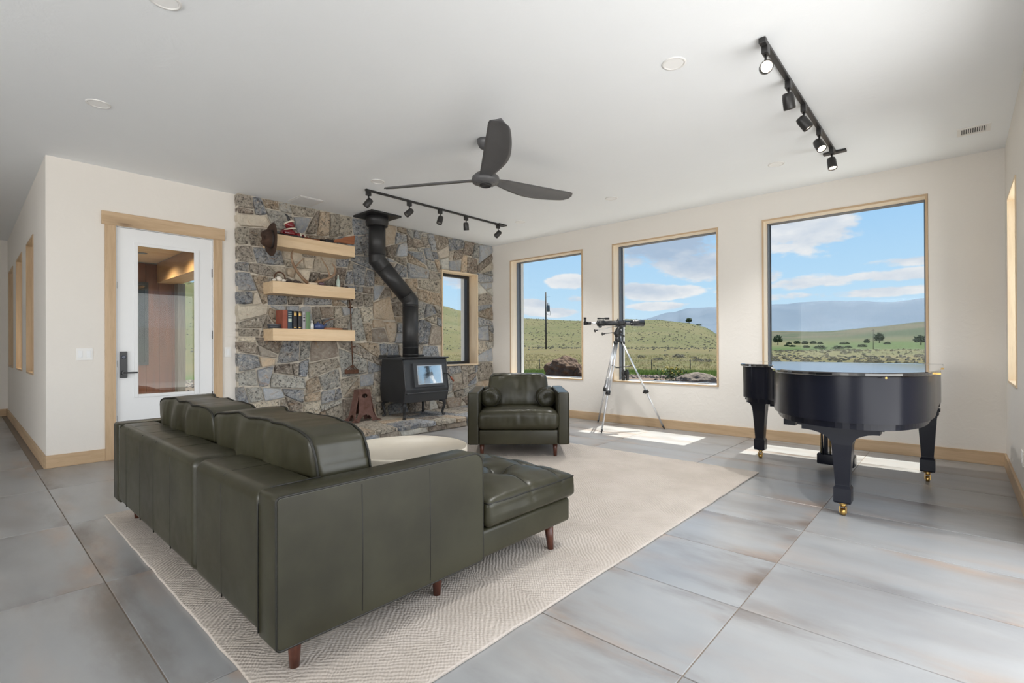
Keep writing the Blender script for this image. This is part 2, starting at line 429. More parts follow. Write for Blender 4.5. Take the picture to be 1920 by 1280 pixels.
# field stone: colour per stone, lichen and rust veins
def stone(name, stops):
    m, T = newmat(name)
    oi = T.n('ShaderNodeObjectInfo'); r = oi.outputs['Random']; w = T.m('MULTIPLY', r, 80.0)
    r2 = T.m('FRACT', T.m('MULTIPLY', r, 37.7)); r3 = T.m('FRACT', T.m('MULTIPLY', r, 91.3))
    g = T.n('ShaderNodeNewGeometry').outputs['Position']
    base = T.ramp(r, stops, 'CONSTANT')
    base = T.mix(1.0, base, T.ramp(r2, [(0, (1.1, 1.09, 1.07)), (1, (1.95, 1.90, 1.80))]), 'MULTIPLY')
    n1 = T.noise(g, 5, 7, .68, w, 1.0); n2 = T.noise(g, 30, 6, .72, w, .8); n3 = T.noise(g, 5.5, 6, .65, T.m('ADD', w, 7), 1.8)
    n4 = T.noise(g, 11, 6, .7, T.m('ADD', w, 31), 2.2)
    rough = T.mapr(r3, .05, .45, .15, 1.0)          # some stones are smooth slate, others pitted
    col = T.mix(T.mapr(n1, .38, .66), base, T.mix(.55, base, (.52, .47, .39, 1)))
    col = T.mix(T.mapr(n3, .56, .70, 0, .55), col, (.36, .21, .10, 1))
    col = T.mix(T.m('MULTIPLY', T.mapr(n3, .27, .42, .75, 0), rough), col, (.10, .09, .085, 1))
    col = T.mix(T.m('MULTIPLY', T.mapr(n2, .38, .50, .85, 0), rough), col, (.05, .043, .04, 1))
    col = T.mix(T.m('MULTIPLY', T.mapr(n2, .52, .66, 0, .85), T.m('ADD', T.m('MULTIPLY', rough, .8), .2)), col, (.78, .72, .63, 1))
    col = T.mix(T.m('MULTIPLY', T.mapr(n4, .30, .44, .8, 0), rough), col, (.085, .075, .068, 1))
    col = T.mix(T.m('MULTIPLY', T.mapr(n4, .56, .68, 0, .6), rough), col, (.60, .54, .45, 1))
    b = T.n('ShaderNodeBsdfPrincipled', Roughness=.78); b.inputs['Specular IOR Level'].default_value = .3
    T.inp(b, 'Base Color', col)
    T.inp(b, 'Normal', bumpn(T, T.m('ADD', n1, T.m('MULTIPLY', T.m('MULTIPLY', n2, rough), 1.0)), 1.0, .045)); finish(T, b); return m
STONE = stone('field_stone', [(0, (.26, .285, .325)), (.15, (.36, .325, .275)), (.30, (.22, .185, .155)), (.42, (.37, .375, .36)), (.55, (.22, .245, .285)), (.66, (.38, .30, .22)), (.76, (.29, .26, .23)), (.87, (.46, .42, .35)), (.94, (.20, .165, .14))])
MORTAR = mat('mortar', (.66, .60, .51), .95, col2=(.52, .47, .39), scale=18, bump=.6, bscale=90, bdist=.006)

# ------------------------------------------------------------------ room shell
H = 3.044; XL = -6.607; XR = .342; YW = 6.646; YO = 7.02; YB = -4.5; YH = .554; XE = -12.35
def wall_y(mb, y0, y1, x0, x1, holes):
    """wall in the xz plane with rectangular holes (xa,xb,za,zb) sorted in x"""
    x = x0
    for xa, xb, za, zb in holes:
        mb.box(x, xa, y0, y1, 0, H)
        if za > 0: mb.box(xa, xb, y0, y1, 0, za)
        mb.box(xa, xb, y0, y1, zb, H); x = xb
    mb.box(x, x1, y0, y1, 0, H)
def wall_x(mb, x0, x1, y0, y1, holes):
    y = y0
    for ya, yb, za, zb in holes:
        mb.box(x0, x1, y, ya, 0, H)
        if za > 0: mb.box(x0, x1, ya, yb, 0, za)
        mb.box(x0, x1, ya, yb, zb, H); y = yb
    mb.box(x0, x1, y, y1, 0, H)
WIN = [(-6.07, -4.49, .622, 2.725), (-3.95, -2.354, .622, 2.725), (-1.82, -.225, .622, 2.725)]
SWIN = (5.40, 6.24, .84, 2.475)
HWIN = [(-11.98, -11.02, .862, 2.46), (-10.32, -9.33, .862, 2.46), (-8.66, -7.80, .862, 2.46)]
mb = MB(); wall_y(mb, YW, YO, -6.95, XR + .37, WIN); struct('wall_back', mb, WALL)
mb = MB(); wall_x(mb, -6.95, XL, YH + .28, YW, [(1.085, 2.01, 0, 2.455), SWIN]); wl = struct('wall_left', mb, WALL); wl['o_'] = [0., 0., 0.]
mb = MB(); wall_y(mb, YH, YH + .28, XE - .3, XL, HWIN); struct('wall_hall', mb, WALL)
mb = MB(); mb.box(XE - .3, XE, YB, YH, 0, H); struct('wall_hall_end', mb, WALL)
mb = MB(); wall_x(mb, XR, XR + .37, YB, YW, [(-3.7, -1.1, .6, 2.5), (.70, 4.0, .04, 2.5), (5.44, 6.28, .82, 2.48)]); struct('wall_right', mb, WALL)
mb = MB(); wall_y(mb, YB - .37, YB, XE - .3, XR + .37, [(-3.9, -.5, .65, 2.55)]); struct('wall_front', mb, WALL)
mb = MB(); mb.box(XE - .3, XR + .37, YB - .37, YH + .28, H, H + .3); mb.box(-6.95, XR + .37, YH + .28, YO, H, H + .3); struct('ceiling', mb, CEIL)
mb = MB(); mb.box(XE - .3, XR + .37, YB - .37, YH + .28, -.25, -.0035); mb.box(-6.95, XR + .37, YH + .28, YO, -.25, -.0035)
fl = struct('floor', mb, GROUT); fl['o_'] = [0., 0., 0.]
# tiles 1.219 x .605, joints as surveyed
TX, TY, X0, Y0, J = 1.219, .605, -.73, 1.69, .005
full = None
for i in range(-11, 2):
    for j in range(-11, 10):
        xa, xb = X0 + (i - 1) * TX + J / 2, X0 + i * TX - J / 2
        ya, yb = Y0 + (j - 1) * TY + J / 2, Y0 + j * TY - J / 2
        xmin = XL if (ya + yb) / 2 > YH - .05 else XE
        if ya < YH < yb and (xa + xb) / 2 < XL: yb = min(yb, YH)
        xa2, xb2, ya2, yb2 = max(xa, xmin), min(xb, XR), max(ya, YB), min(yb, YW)
        if xb2 - xa2 < .02 or yb2 - ya2 < .02: continue
        whole = (xb2 - xa2 > TX - J - 1e-4) and (yb2 - ya2 > TY - J - 1e-4)
        cx_, cy_ = (xa2 + xb2) / 2, (ya2 + yb2) / 2
        if whole and full: me = full
        else:
            t = MB(); hx, hy, e = (xb2 - xa2) / 2, (yb2 - ya2) / 2, .0015
            vs_ = [(sx_ * hx, sy_ * hy, -.012) for sx_, sy_ in ((-1, -1), (1, -1), (1, 1), (-1, 1))] + [(sx_ * hx, sy_ * hy, -e) for sx_, sy_ in ((-1, -1), (1, -1), (1, 1), (-1, 1))] + [(sx_ * (hx - e), sy_ * (hy - e), 0) for sx_, sy_ in ((-1, -1), (1, -1), (1, 1), (-1, 1))]
            t.add(vs_, [(8, 9, 10, 11)] + [(k, (k + 1) % 4, 4 + (k + 1) % 4, 4 + k) for k in range(4)] + [(4 + k, 4 + (k + 1) % 4, 8 + (k + 1) % 4, 8 + k) for k in range(4)])
            me = t.mesh('tile'); me.materials.append(TILE)
            if whole: full = me
        o = bpy.data.objects.new('tile', me); COL.objects.link(o); o.parent = fl; o.location = (cx_, cy_, 0)

# baseboards
BZ = .125
def bb(name, mb, m): struct(name, mb, m)
bb('baseboard_back', MB().box(-5.38, XR, YW - .018, YW, 0, BZ, bev=.003), ALDx)
bb('baseboard_left', MB().box(XL, XL + .018, YH - .018, .999, 0, BZ, bev=.003), ALDy)
bb('baseboard_hall', MB().box(XE, XL + .018, YH - .018, YH, 0, BZ, bev=.003), ALDx)
bb('baseboard_hall_end', MB().box(XE, XE + .018, YB, YH - .018, 0, BZ, bev=.003), ALDy)
bb('baseboard_right', MB().box(XR - .018, XR, 4.05, YW - .018, 0, BZ, bev=.003), ALDy)

# picture windows in the back wall
def liner_y(root, x0, x1, z0, z1, ya, yb, t=.02, Mx=PINEx, Mz=PINEz):
    put('jamb', MB().box(x0, x0 + t, ya, yb, z0, z1), Mz, root); put('jamb', MB().box(x1 - t, x1, ya, yb, z0, z1), Mz, root)
    put('head', MB().box(x0 + t, x1 - t, ya, yb, z1 - t, z1), Mx, root); put('sill', MB().box(x0 + t, x1 - t, ya, yb, z0, z0 + t), Mx, root)
for k, (x0, x1, z0, z1) in enumerate(WIN):
    r = struct('window_%d' % (k + 1))
    liner_y(r, x0 + .002, x1 - .002, z0 + .002, z1 - .002, YW - .003, 6.80, Mx=LINx, Mz=LINz)
    e_ = (x0 + .002, x1 - .002, z0 + .002, z1 - .002); ya, yb = YW - .012, YW - .003
    put('edge_trim', MB().box(e_[0], e_[0] + .02, ya, yb, e_[2], e_[3]), ALDz, r); put('edge_trim', MB().box(e_[1] - .02, e_[1], ya, yb, e_[2], e_[3]), ALDz, r)
    put('edge_trim', MB().box(e_[0] + .02, e_[1] - .02, ya, yb, e_[3] - .02, e_[3]), ALDx, r); put('edge_trim', MB().box(e_[0] + .02, e_[1] - .02, ya, yb, e_[2], e_[2] + .02), ALDx, r)
    x0 += .022; x1 -= .022; z0 += .020; z1 -= .018
    f = MB(); w_ = .012
    f.box(x0, x0 + w_, 6.80, 6.90, z0, z1); f.box(x1 - w_, x1, 6.80, 6.90, z0, z1); f.box(x0 + w_, x1 - w_, 6.80, 6.90, z0, z0 + .012); f.box(x0 + w_, x1 - w_, 6.80, 6.90, z1 - .012, z1)
    put('frame', f, GREYF, r)
    f = MB(); f.box(x0 + w_, x0 + w_ + .008, 6.872, 6.90, z0, z1); f.box(x1 - w_ - .008, x1 - w_, 6.872, 6.90, z0, z1)
    put('gasket', f, BLACKG, r)
    put('pane', MB().box(x0 + w_, x1 - w_, 6.884, 6.888, z0 + .012, z1 - .012), GLASS, r)
def liner_x(root, y0, y1, z0, z1, xa, xb, t=.02):
    put('jamb', MB().box(xa, xb, y0, y0 + t, z0, z1), PINEz, root); put('jamb', MB().box(xa, xb, y1 - t, y1, z0, z1), PINEz, root)
    put('head', MB().box(xa, xb, y0 + t, y1 - t, z1 - t, z1), PINEy, root); put('sill', MB().box(xa, xb, y0 + t, y1 - t, z0, z0 + t), PINEy, root)
# window in the stone wall
y0, y1, z0, z1 = SWIN
r = struct('window_4'); liner_x(r, y0 + .002, y1 - .002, z0 + .002, z1 - .002, -6.70, -6.485)
f = MB(); y0 += .022; y1 -= .022; z0 += .022; z1 -= .022
f.box(-6.78, -6.70, y0, y0 + .05, z0, z1); f.box(-6.78, -6.70, y1 - .05, y1, z0, z1); f.box(-6.78, -6.70, y0 + .05, y1 - .05, z0, z0 + .045); f.box(-6.78, -6.70, y0 + .05, y1 - .05, z1 - .045, z1)
put('frame', f, BLACKG, r); put('pane', MB().box(-6.752, -6.748, y0 + .05, y1 - .05, z0 + .045, z1 - .045), GLASS, r)
# right wall window
r = struct('window_5'); liner_x(r, 5.442, 6.278, .822, 2.478, XR - .008, XR + .2)
f = MB(); f.box(XR + .2, XR + .27, 5.464, 5.51, .845, 2.455); f.box(XR + .2, XR + .27, 6.21, 6.256, .845, 2.455); f.box(XR + .2, XR + .27, 5.51, 6.21, .845, .89); f.box(XR + .2, XR + .27, 5.51, 6.21, 2.41, 2.455)
put('frame', f, BLACKG, r); put('pane', MB().box(XR + .233, XR + .237, 5.51, 6.21, .89, 2.41), GLASS, r)
# hall windows
for k, (x0, x1, z0, z1) in enumerate(HWIN):
    r = struct('window_%d' % (6 + k)); liner_y(r, x0 + .002, x1 - .002, z0 + .002, z1 - .002, YH - .008, YH + .17, Mx=ALDx, Mz=ALDz)
    f = MB(); f.box(x0 + .022, x0 + .06, YH + .17, YH + .24, z0 + .022, z1 - .022); f.box(x1 - .06, x1 - .022, YH + .17, YH + .24, z0 + .022, z1 - .022)
    f.box(x0 + .06, x1 - .06, YH + .17, YH + .24, z0 + .022, z0 + .06); f.box(x0 + .06, x1 - .06, YH + .17, YH + .24, z1 - .06, z1 - .022)
    put('frame', f, BLACKG, r); put('pane', MB().box(x0 + .06, x1 - .06, YH + .203, YH + .207, z0 + .06, z1 - .06), GLASS, r)

# front door
r = struct('door_1')
cx0, cx1 = XL, XL + .02
put('casing', MB().box(cx0, cx1, .999, 1.088, 0, 2.455, bev=.002), ALDz, r)
put('casing', MB().box(cx0, cx1, 2.004, 2.095, 0, 2.455, bev=.002), ALDz, r)
put('header', MB().box(cx0, cx1 + .008, .972, 2.122, 2.452, 2.588, bev=.002), ALDy, r)
f = MB(); f.box(XL - .10, XL + .002, 1.086, 1.098, 0, 2.455); f.box(XL - .10, XL + .002, 1.997, 2.009, 0, 2.455); f.box(XL - .10, XL + .002, 1.098, 1.997, 2.447, 2.455)
put('door_jamb', f, WHITE, r)
d0, d1 = XL - .055, XL - .012
leaf = MB(); leaf.box(d0, d1, 1.101, 1.262, .012, 2.443); leaf.box(d0, d1, 1.832, 1.994, .012, 2.443); leaf.box(d0, d1, 1.262, 1.832, .012, .648); leaf.box(d0, d1, 1.262, 1.832, 2.285, 2.443)
dl = put('door_leaf', leaf, WHITE, r); dl['o_'] = [0., 0., 0.]
f = MB()
for a in ((1.244, 1.281, .632, 2.302), (1.806, 1.855, .632, 2.302), (1.281, 1.806, .632, .667), (1.281, 1.806, 2.268, 2.302)):
    f.rbox(d1 - .002, d1 + .012, a[0], a[1], a[2], a[3], .004, 1)
put('lite_frame', f, WHITE, dl)
put('pane', MB().box(XL - .036, XL - .032, 1.262, 1.832, .648, 2.285), GLASSD, dl)
put('lock_plate', MB().box(d1, d1 + .024, 1.122, 1.184, .85, 1.13, bev=.004), BLACKG, dl)
lv = MB(); lv.cyl((d1 + .02, 1.155, .905), (d1 + .055, 1.155, .905), .024, n=14); lv.rbox(d1 + .045, d1 + .06, 1.14, 1.268, .897, .913, .005, 2)
put('lever_handle', lv, BLACKG, dl)
put('keypad', MB().lathe([(.02, 0), (.02, .006), (.014, .009)], 16, Matrix.Translation((d1 + .024, 1.153, 1.07)) @ Matrix.Rotation(R_(90), 4, 'Y')), mat('keypad_dark', (.04, .05, .08), .25), dl)
for z in (.60, 1.32, 2.05):
    put('hinge', MB().box(d1 - .004, d1 + .010, 1.990, 2.006, z - .05, z + .05), BLACKG, r)
for z in (.42, 1.0, 1.83):
    put('strike_plate', MB().box(d1 - .002, d1 + .008, 1.0935, 1.1015, z - .035, z + .035), BLACKG, r)

# stone cladding: irregular cells, one object per stone
def clip(poly, n, d):
    out = []
    for i in range(len(poly)):
        a, b_ = poly[i], poly[(i + 1) % len(poly)]
        da, db = a[0] * n[0] + a[1] * n[1] - d, b_[0] * n[0] + b_[1] * n[1] - d
        if da <= 0: out.append(a)
        if (da < 0 < db) or (db < 0 < da):
            t = da / (da - db); out.append((a[0] + (b_[0] - a[0]) * t, a[1] + (b_[1] - a[1]) * t))
    return out
def cells(poly, rg, amin, amax, tilt=13):
    """irregular masonry: split a polygon by slightly slanted cuts until each piece is stone sized"""
    out = []; todo = [poly]
    while todo:
        p = todo.pop(); ar = parea(p)
        tgt = math.exp(rg.uniform(math.log(amin), math.log(amax)))
        xs = [q[0] for q in p]; ys = [q[1] for q in p]; w, h = max(xs) - min(xs), max(ys) - min(ys)
        if ar < tgt * 1.5 and max(w, h * 1.15) / max(.01, min(w, h * 1.15)) < 2.4: out.append(p); continue
        if ar < amin * .8: out.append(p); continue
        cx_, cy_ = sum(xs) / len(p), sum(ys) / len(p)
        vert = w > h * rg.uniform(.85, 1.5)
        t = R_(rg.gauss(0, tilt)) if ar < 2 else R_(rg.gauss(0, 3))
        if ar < .25 and rg.random() < .12: t += R_(rg.choice((-28, 28)))
        n = (math.cos(t), math.sin(t)) if vert else (-math.sin(t), math.cos(t))
        f = rg.uniform(-.22, .22); d = n[0] * (cx_ + f * w) + n[1] * (cy_ + f * h)
        p1, p2 = clip(p, n, d), clip(p, (-n[0], -n[1]), -d)
        if len(p1) < 3 or len(p2) < 3 or min(parea(p1), parea(p2)) < .004: out.append(p); continue
        todo += [p1, p2]
    return out
def parea(p): return abs(sum(p[i][0] * p[(i + 1) % len(p)][1] - p[(i + 1) % len(p)][0] * p[i][1] for i in range(len(p)))) / 2
def stone_mesh(poly, gap, depth, proud, rg, flat=False):
    """outline -> roughened stone; local u,v,w with w out of the wall"""
    cx_ = sum(p[0] for p in poly) / len(poly); cy_ = sum(p[1] for p in poly) / len(poly)
    # inset
    n = len(poly)
    ar = sum(poly[i][0] * poly[(i + 1) % n][1] - poly[(i + 1) % n][0] * poly[i][1] for i in range(n))
    if ar < 0: poly = poly[::-1]
    q = poly
    for i in range(n):
        a, b_ = poly[i], poly[(i + 1) % n]; ex, ey = b_[0] - a[0], b_[1] - a[1]; L = math.hypot(ex, ey)
        if L < 1e-5: continue
        nn = (ey / L, -ex / L); q = clip(q, nn, nn[0] * a[0] + nn[1] * a[1] - gap)
        if len(q) < 3: return None
    # subdivide edges, roughen
    ring = []
    for i in range(len(q)):
        a, b_ = q[i], q[(i + 1) % len(q)]; L = math.hypot(b_[0] - a[0], b_[1] - a[1])
        if L < .012: continue
        k = 2 if L > .09 else 1
        for s_ in range(k):
            t = s_ / k if s_ else .06
            ring.append((a[0] + (b_[0] - a[0]) * t, a[1] + (b_[1] - a[1]) * t))
    if len(ring) < 3: return None
    ring = [(x + rg.uniform(-1, 1) * gap * .55, y + rg.uniform(-1, 1) * gap * .55) for x, y in ring]
    cx_ = sum(p[0] for p in ring) / len(ring); cy_ = sum(p[1] for p in ring) / len(ring)
    m = len(ring); tx, ty = rg.uniform(-1, 1) * .08, rg.uniform(-1, 1) * .08
    def W_(x, y, k): return proud * k + (0 if flat else tx * (x - cx_) + ty * (y - cy_)) + rg.uniform(-1, 1) * proud * (.06 if flat else .16)
    vs_ = [(x, y, -depth) for x, y in ring] + [(x, y, proud * .45) for x, y in ring]
    s1 = .90
    vs_ += [(cx_ + (x - cx_) * s1, cy_ + (y - cy_) * s1, W_(x, y, .95)) for x, y in ring] + [(cx_, cy_, W_(cx_, cy_, 1.05))]
    fs = [(i, (i + 1) % m, m + (i + 1) % m, m + i) for i in range(m)] + [(m + i, m + (i + 1) % m, 2 * m + (i + 1) % m, 2 * m + i) for i in range(m)] + [(2 * m + i, 2 * m + (i + 1) % m, 3 * m) for i in range(m)]
    return (cx_, cy_), [(x - cx_, y - cy_, z) for x, y, z in vs_], fs
def lay(parent, poly, gap, depth, proud, rg, frame, flat=False, m_=None):
    r_ = stone_mesh(poly, gap, depth, proud, rg, flat)
    if not r_: return
    (u, v), vs_, fs = r_
    me = bpy.data.meshes.new('stone'); me.from_pydata([frame[1](a) for a in vs_], [], fs); me.materials.append(m_ or STONE)
    bm = bmesh.new(); bm.from_mesh(me); bmesh.ops.recalc_face_normals(bm, faces=bm.faces); bm.to_mesh(me); bm.free()
    o = bpy.data.objects.new('stone', me); COL.objects.link(o); o.parent = parent; o.location = frame[0](u, v)
rg = random.Random(21)
HZ = .14
YS0, XS = 2.235, -6.525
mbm = MB(); wy = [(SWIN[0], SWIN[1], SWIN[2], SWIN[3])]
y = YS0 + .012
for ya, yb, za, zb in wy:
    mbm.box(XL, XS, y, ya, 0, H); mbm.box(XL, XS, ya, yb, 0, za); mbm.box(XL, XS, ya, yb, zb, H); y = yb
mbm.box(XL, XS, y, YW, 0, H)
put('mortar_bed', mbm, MORTAR, wl)
fr = (lambda u, v: (XS, u, v), lambda a: (a[2], a[0], a[1]))
ns = 0
def rect(x0, x1, y0, y1): return [(x0, y0), (x1, y0), (x1, y1), (x0, y1)]
ya_, yb2, za_, zb_ = SWIN
pol = []
B0 = HZ - .02
for R4 in ([(YS0, B0), (ya_ + .12, B0), (ya_, za_), (ya_, zb_), (ya_ - .17, H), (YS0, H)], [(ya_ + .12, B0), (yb2 - .06, B0), (yb2, za_), (ya_, za_)], [(ya_, zb_), (yb2, zb_), (yb2 + .07, H), (ya_ - .17, H)], [(yb2 - .06, B0), (YW, B0), (YW, H), (yb2 + .07, H), (yb2, zb_), (yb2, za_)]):
    pol += cells(R4, rg, .020, .105)
for poly in pol:
    ns += 1
    edge = min(q[0] for q in poly) < YS0 + .01
    lay(wl, poly, .0050, .08 if edge else .03, rg.uniform(.018, .046), rg, fr)
# hearth
he = thing('hearth', 'raised stone hearth ledge below the stone wall, carrying the wood stove', 'hearth', (-5.95, 4.4, 0))
put('mortar_core', MB().box(-6.49, -5.42, 2.3, YW - .002, 0, HZ - .02), MORTAR, he)
fr = (lambda u, v: (u + 5.95, v - 4.4, HZ - .022), lambda a: (a[0], a[1], a[2]))
for poly in cells(rect(-6.482, -5.365, 2.26, YW - .01), rg, .08, .30, 10):
    lay(he, poly, .006, .035, rg.uniform(.018, .026), rg, fr, True)
fr = (lambda u, v: (-5.42 + 5.95, u - 4.4, v), lambda a: (a[2], a[0], a[1]))
y = 2.28
while y < YW - .05:
    w = rg.uniform(.22, .5); y2 = min(y + w, YW - .01)
    if YW - y2 < .12: y2 = YW - .01
    lay(he, [(y, .002), (y2, .002), (y2 + rg.uniform(-.01, .01), HZ - .055), (y, HZ - .055 + rg.uniform(-.012, .008))], .005, .02, rg.uniform(.015, .035), rg, fr); y = y2
fr = (lambda u, v: (u + 5.95, 2.3 - 4.4, v), lambda a: (a[0], -a[2], a[1]))
for xa, xb in ((-6.5, -6.1), (-6.1, -5.75), (-5.75, -5.42)): lay(he, [(xa, .002), (xb, .002), (xb, HZ - .05), (xa, HZ - .05)], .005, .02, .03, rg, fr)
# ---PART2---
# ------------------------------------------------------------------ rug
RUG, T = newmat('woven_rug')
tcn = T.n('ShaderNodeTexCoord'); v = tcn.outputs['Object']
nz = T.n('ShaderNodeTexNoise', Vector=v, Scale=5.0, Detail=3.0)
vv = T.n('ShaderNodeVectorMath', operation='ADD'); T.inp(vv, 0, v); vv2 = T.n('ShaderNodeVectorMath', operation='SCALE'); T.inp(vv2, 0, nz.outputs['Color']); vv2.inputs['Scale'].default_value = .06
T.inp(vv, 1, vv2.outputs[0]); sp = T.n('ShaderNodeSeparateXYZ', Vector=vv.outputs[0])
P_ = .78
fx = T.m('ABSOLUTE', T.m('SUBTRACT', T.m('FRACT', T.m('DIVIDE', sp.outputs[0], P_)), .5)); fy = T.m('ABSOLUTE', T.m('SUBTRACT', T.m('FRACT', T.m('DIVIDE', sp.outputs[1], P_ * 1.25)), .5))
s1 = T.m('ADD', T.m('MULTIPLY', fx, P_), T.m('MULTIPLY', fy, P_ * 1.25))
rid = T.m('SINE', T.m('MULTIPLY', s1, 2 * math.pi / .026))
al = T.m('SUBTRACT', T.m('MULTIPLY', fx, P_), T.m('MULTIPLY', fy, P_ * 1.25))
knot = T.m('SINE', T.m('MULTIPLY', al, 2 * math.pi / .018))
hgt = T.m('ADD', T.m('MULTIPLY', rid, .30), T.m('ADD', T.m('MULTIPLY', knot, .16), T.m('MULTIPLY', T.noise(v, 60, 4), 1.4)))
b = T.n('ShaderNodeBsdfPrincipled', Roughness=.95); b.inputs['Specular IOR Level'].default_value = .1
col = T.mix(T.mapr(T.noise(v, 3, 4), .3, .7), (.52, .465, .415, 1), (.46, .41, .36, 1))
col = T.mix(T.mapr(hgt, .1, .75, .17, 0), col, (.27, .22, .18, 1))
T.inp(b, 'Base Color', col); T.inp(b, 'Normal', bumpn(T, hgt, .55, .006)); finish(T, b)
mb = MB()
def rugfn(l, p):
    if abs(l.x) > .97 or abs(l.y) > .97:
        p = p + Vector((noise.noise(Vector((p.y * 6, 0, 1))) * .006 * (abs(l.x) > .97), noise.noise(Vector((p.x * 6, 3, 1))) * .006 * (abs(l.y) > .97), 0))
    return p
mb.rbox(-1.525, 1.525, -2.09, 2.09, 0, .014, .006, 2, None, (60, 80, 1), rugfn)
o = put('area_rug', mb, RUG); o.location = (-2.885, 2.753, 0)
tag(o, 'large cream woven rug with nested zigzag ridges under the sofa', 'rug')
RZ = .0145

# ------------------------------------------------------------------ leather sofa
def crease(p, k, amp, sx_=1, sy_=1, sz_=1):
    return noise.noise(Vector((p.x * sx_ * k, p.y * sy_ * k, p.z * sz_ * k))) * amp
def seam(mb, pts, r=.0035): mb.tube(pts, r, 6, True)
sofa = thing('chaise_sofa', 'long olive green leather sofa with a tufted chaise, standing on the rug', 'sofa', (-2.98, 1.2, RZ))
ZB = .145; xr, xl, yb_, yf = -1.688, -4.27, .693, 1.655
zs_ = .664
bk = MB(); bk.rbox(xl + .13, -2.556, yb_, .92, ZB, zs_, .045, 4, None, (8, 1, 2)); bk.rbox(-2.548, xr - .132, yb_, .92, ZB, zs_, .045, 4, None, (8, 1, 2))
put('back_frame', bk, LEATH, sofa)
def armpoly(y0, y1, z0, z1, r0, r1):
    P = []
    for cy_, cz_, r, a0 in ((y0 + r0, z0 + r0, r0, 180), (y1 - r0, z0 + r0, r0, 270), (y1 - r1, z1 - r1, r1, 0), (y0 + r0, z1 - r0, r0, 90)):
        P += [(cy_ + r * math.cos(R_(a0 + 90 * k / 8)), cz_ + r * math.sin(R_(a0 + 90 * k / 8))) for k in range(9)]
    return P
def softprism(poly, x0, x1, e=.008):
    cy_ = sum(p[0] for p in poly) / len(poly); cz_ = sum(p[1] for p in poly) / len(poly)
    def sh(d): return [(p[0] + (cy_ - p[0]) / abs(cy_ - p[0] + 1e-9) * d, p[1] + (cz_ - p[1]) / abs(cz_ - p[1] + 1e-9) * d) for p in poly]
    rings = [(x0, sh(e)), (x0 + e * .3, sh(e * .3)), (x0 + e, poly), (x1 - e, poly), (x1 - e * .3, sh(e * .3)), (x1, sh(e))]
    m_ = MB(); n = len(poly); vs_ = [(x, *p) for x, r in rings for p in r]
    m_.add(vs_, [(i * n + k, i * n + (k + 1) % n, (i + 1) * n + (k + 1) % n, (i + 1) * n + k) for i in range(5) for k in range(n)], True)
    m_.f += [list(range(n))[::-1], [5 * n + k for k in range(n)]]; m_.sm += [False, False]
    return m_
for xa, xb in ((xr - .145, xr), (xl, xl + .145)):
    put('arm', softprism(armpoly(yb_, yf, ZB, zs_, .016, .055), xa, xb), LEATH, sofa)
for X in (xr - .003, xl + .003):
    wl_ = MB()
    wl_.tube([(X, p[0], p[1]) for p in armpoly(yb_ + .003, yf - .003, ZB + .003, zs_ - .003, .016, .055)], .0042, 6, closed=True)
    put('welt', wl_, WELT, sofa)
wl_ = MB()
for X in (xr - .142,):
    wl_.tube([(X, yb_ - .001, ZB + .02), (X, yb_ - .001, zs_ - .05), (X + .0, yb_ + .015, zs_ - .012), (X, yb_ + .05, zs_ + .001), (X, .92, zs_ + .001)], .0035, 6)
put('welt', wl_, WELT, sofa)
for x in (-3.906, -3.551, -3.252, -2.929, -2.204):
    sm_ = MB(); seam(sm_, [(x, yb_ + .0015, ZB + .02), (x, yb_ + .0015, zs_ - .045), (x, yb_ + .014, zs_ - .012), (x, yb_ + .045, zs_ - .0015), (x, .90, zs_ - .0015)], .0028); put('panel_seam', sm_, SEAM, sofa)
for y in (1.012, 1.335):
    sm_ = MB(); seam(sm_, [(xr - .0015, y, ZB + .02), (xr - .0015, y + .003, .4), (xr - .0015, y, zs_ - .02)], .0028); put('panel_seam', sm_, SEAM, sofa)
put('base', MB().rbox(xl + .14, xr - .14, .90, 1.64, ZB, .285, .015, 2), LEATH, sofa)
put('chaise_base', MB().rbox(-2.60, xr - .012, 1.62, 2.375, ZB, .283, .022, 4), LEATH, sofa)
def seatfn(l, p):
    q = p.copy()
    if l.z > 0: q.z += .016 * (1 - l.x ** 4) * (1 - l.y ** 4) + crease(p, 9, .004)
    return q
put('seat_cushion', MB().rbox(xl + .15, -2.62, .92, 1.70, .285, .425, .045, 4, None, (14, 10, 1), seatfn), LEATH, sofa)
put('seat_cushion', MB().rbox(-2.61, xr - .155, .92, 1.68, .285, .425, .03, 4, None, (8, 8, 1), seatfn), LEATH, sofa)
tf = [(-2.30, 2.14), (-2.043, 2.14), (-2.065 + .02, 2.42 - .02)]
TXS, TYS = (-2.39, -2.16, -1.93), (2.0, 2.262)
tf = [(a, b_) for a in TXS for b_ in TYS]
TFC = ((-2.62 + (xr + .012)) / 2, (1.675 + 2.40) / 2)
def chfn(l, p):
    q = p.copy()
    wx, wy = p.x + TFC[0], p.y + TFC[1]
    if l.z > .2:
        d = 0
        for a, b_ in tf:
            r = math.hypot(wx - a, wy - b_); d += .036 * math.exp(-(r / .038) ** 2) + .026 * math.exp(-(r / .085) ** 2)
        for a in TXS: d += .007 * math.exp(-((wx - a) / .014) ** 2)
        for b_ in TYS: d += .007 * math.exp(-((wy - b_) / .014) ** 2)
        q.z += (.074 * (1 - l.x ** 4) * (1 - abs(l.y) ** 3.4) - d) + crease(p, 13, .004)
    elif abs(l.z) < .7:
        q.x += .010 * (1 - l.y ** 4) * (1 if l.x > .9 else -1 if l.x < -.9 else 0) + crease(p, 8, .004) * (abs(l.x) > .9)
        q.y += .010 * (1 - l.x ** 4) * (1 if l.y > .9 else -1 if l.y < -.9 else 0) + crease(p, 8, .004) * (abs(l.y) > .9)
    return q
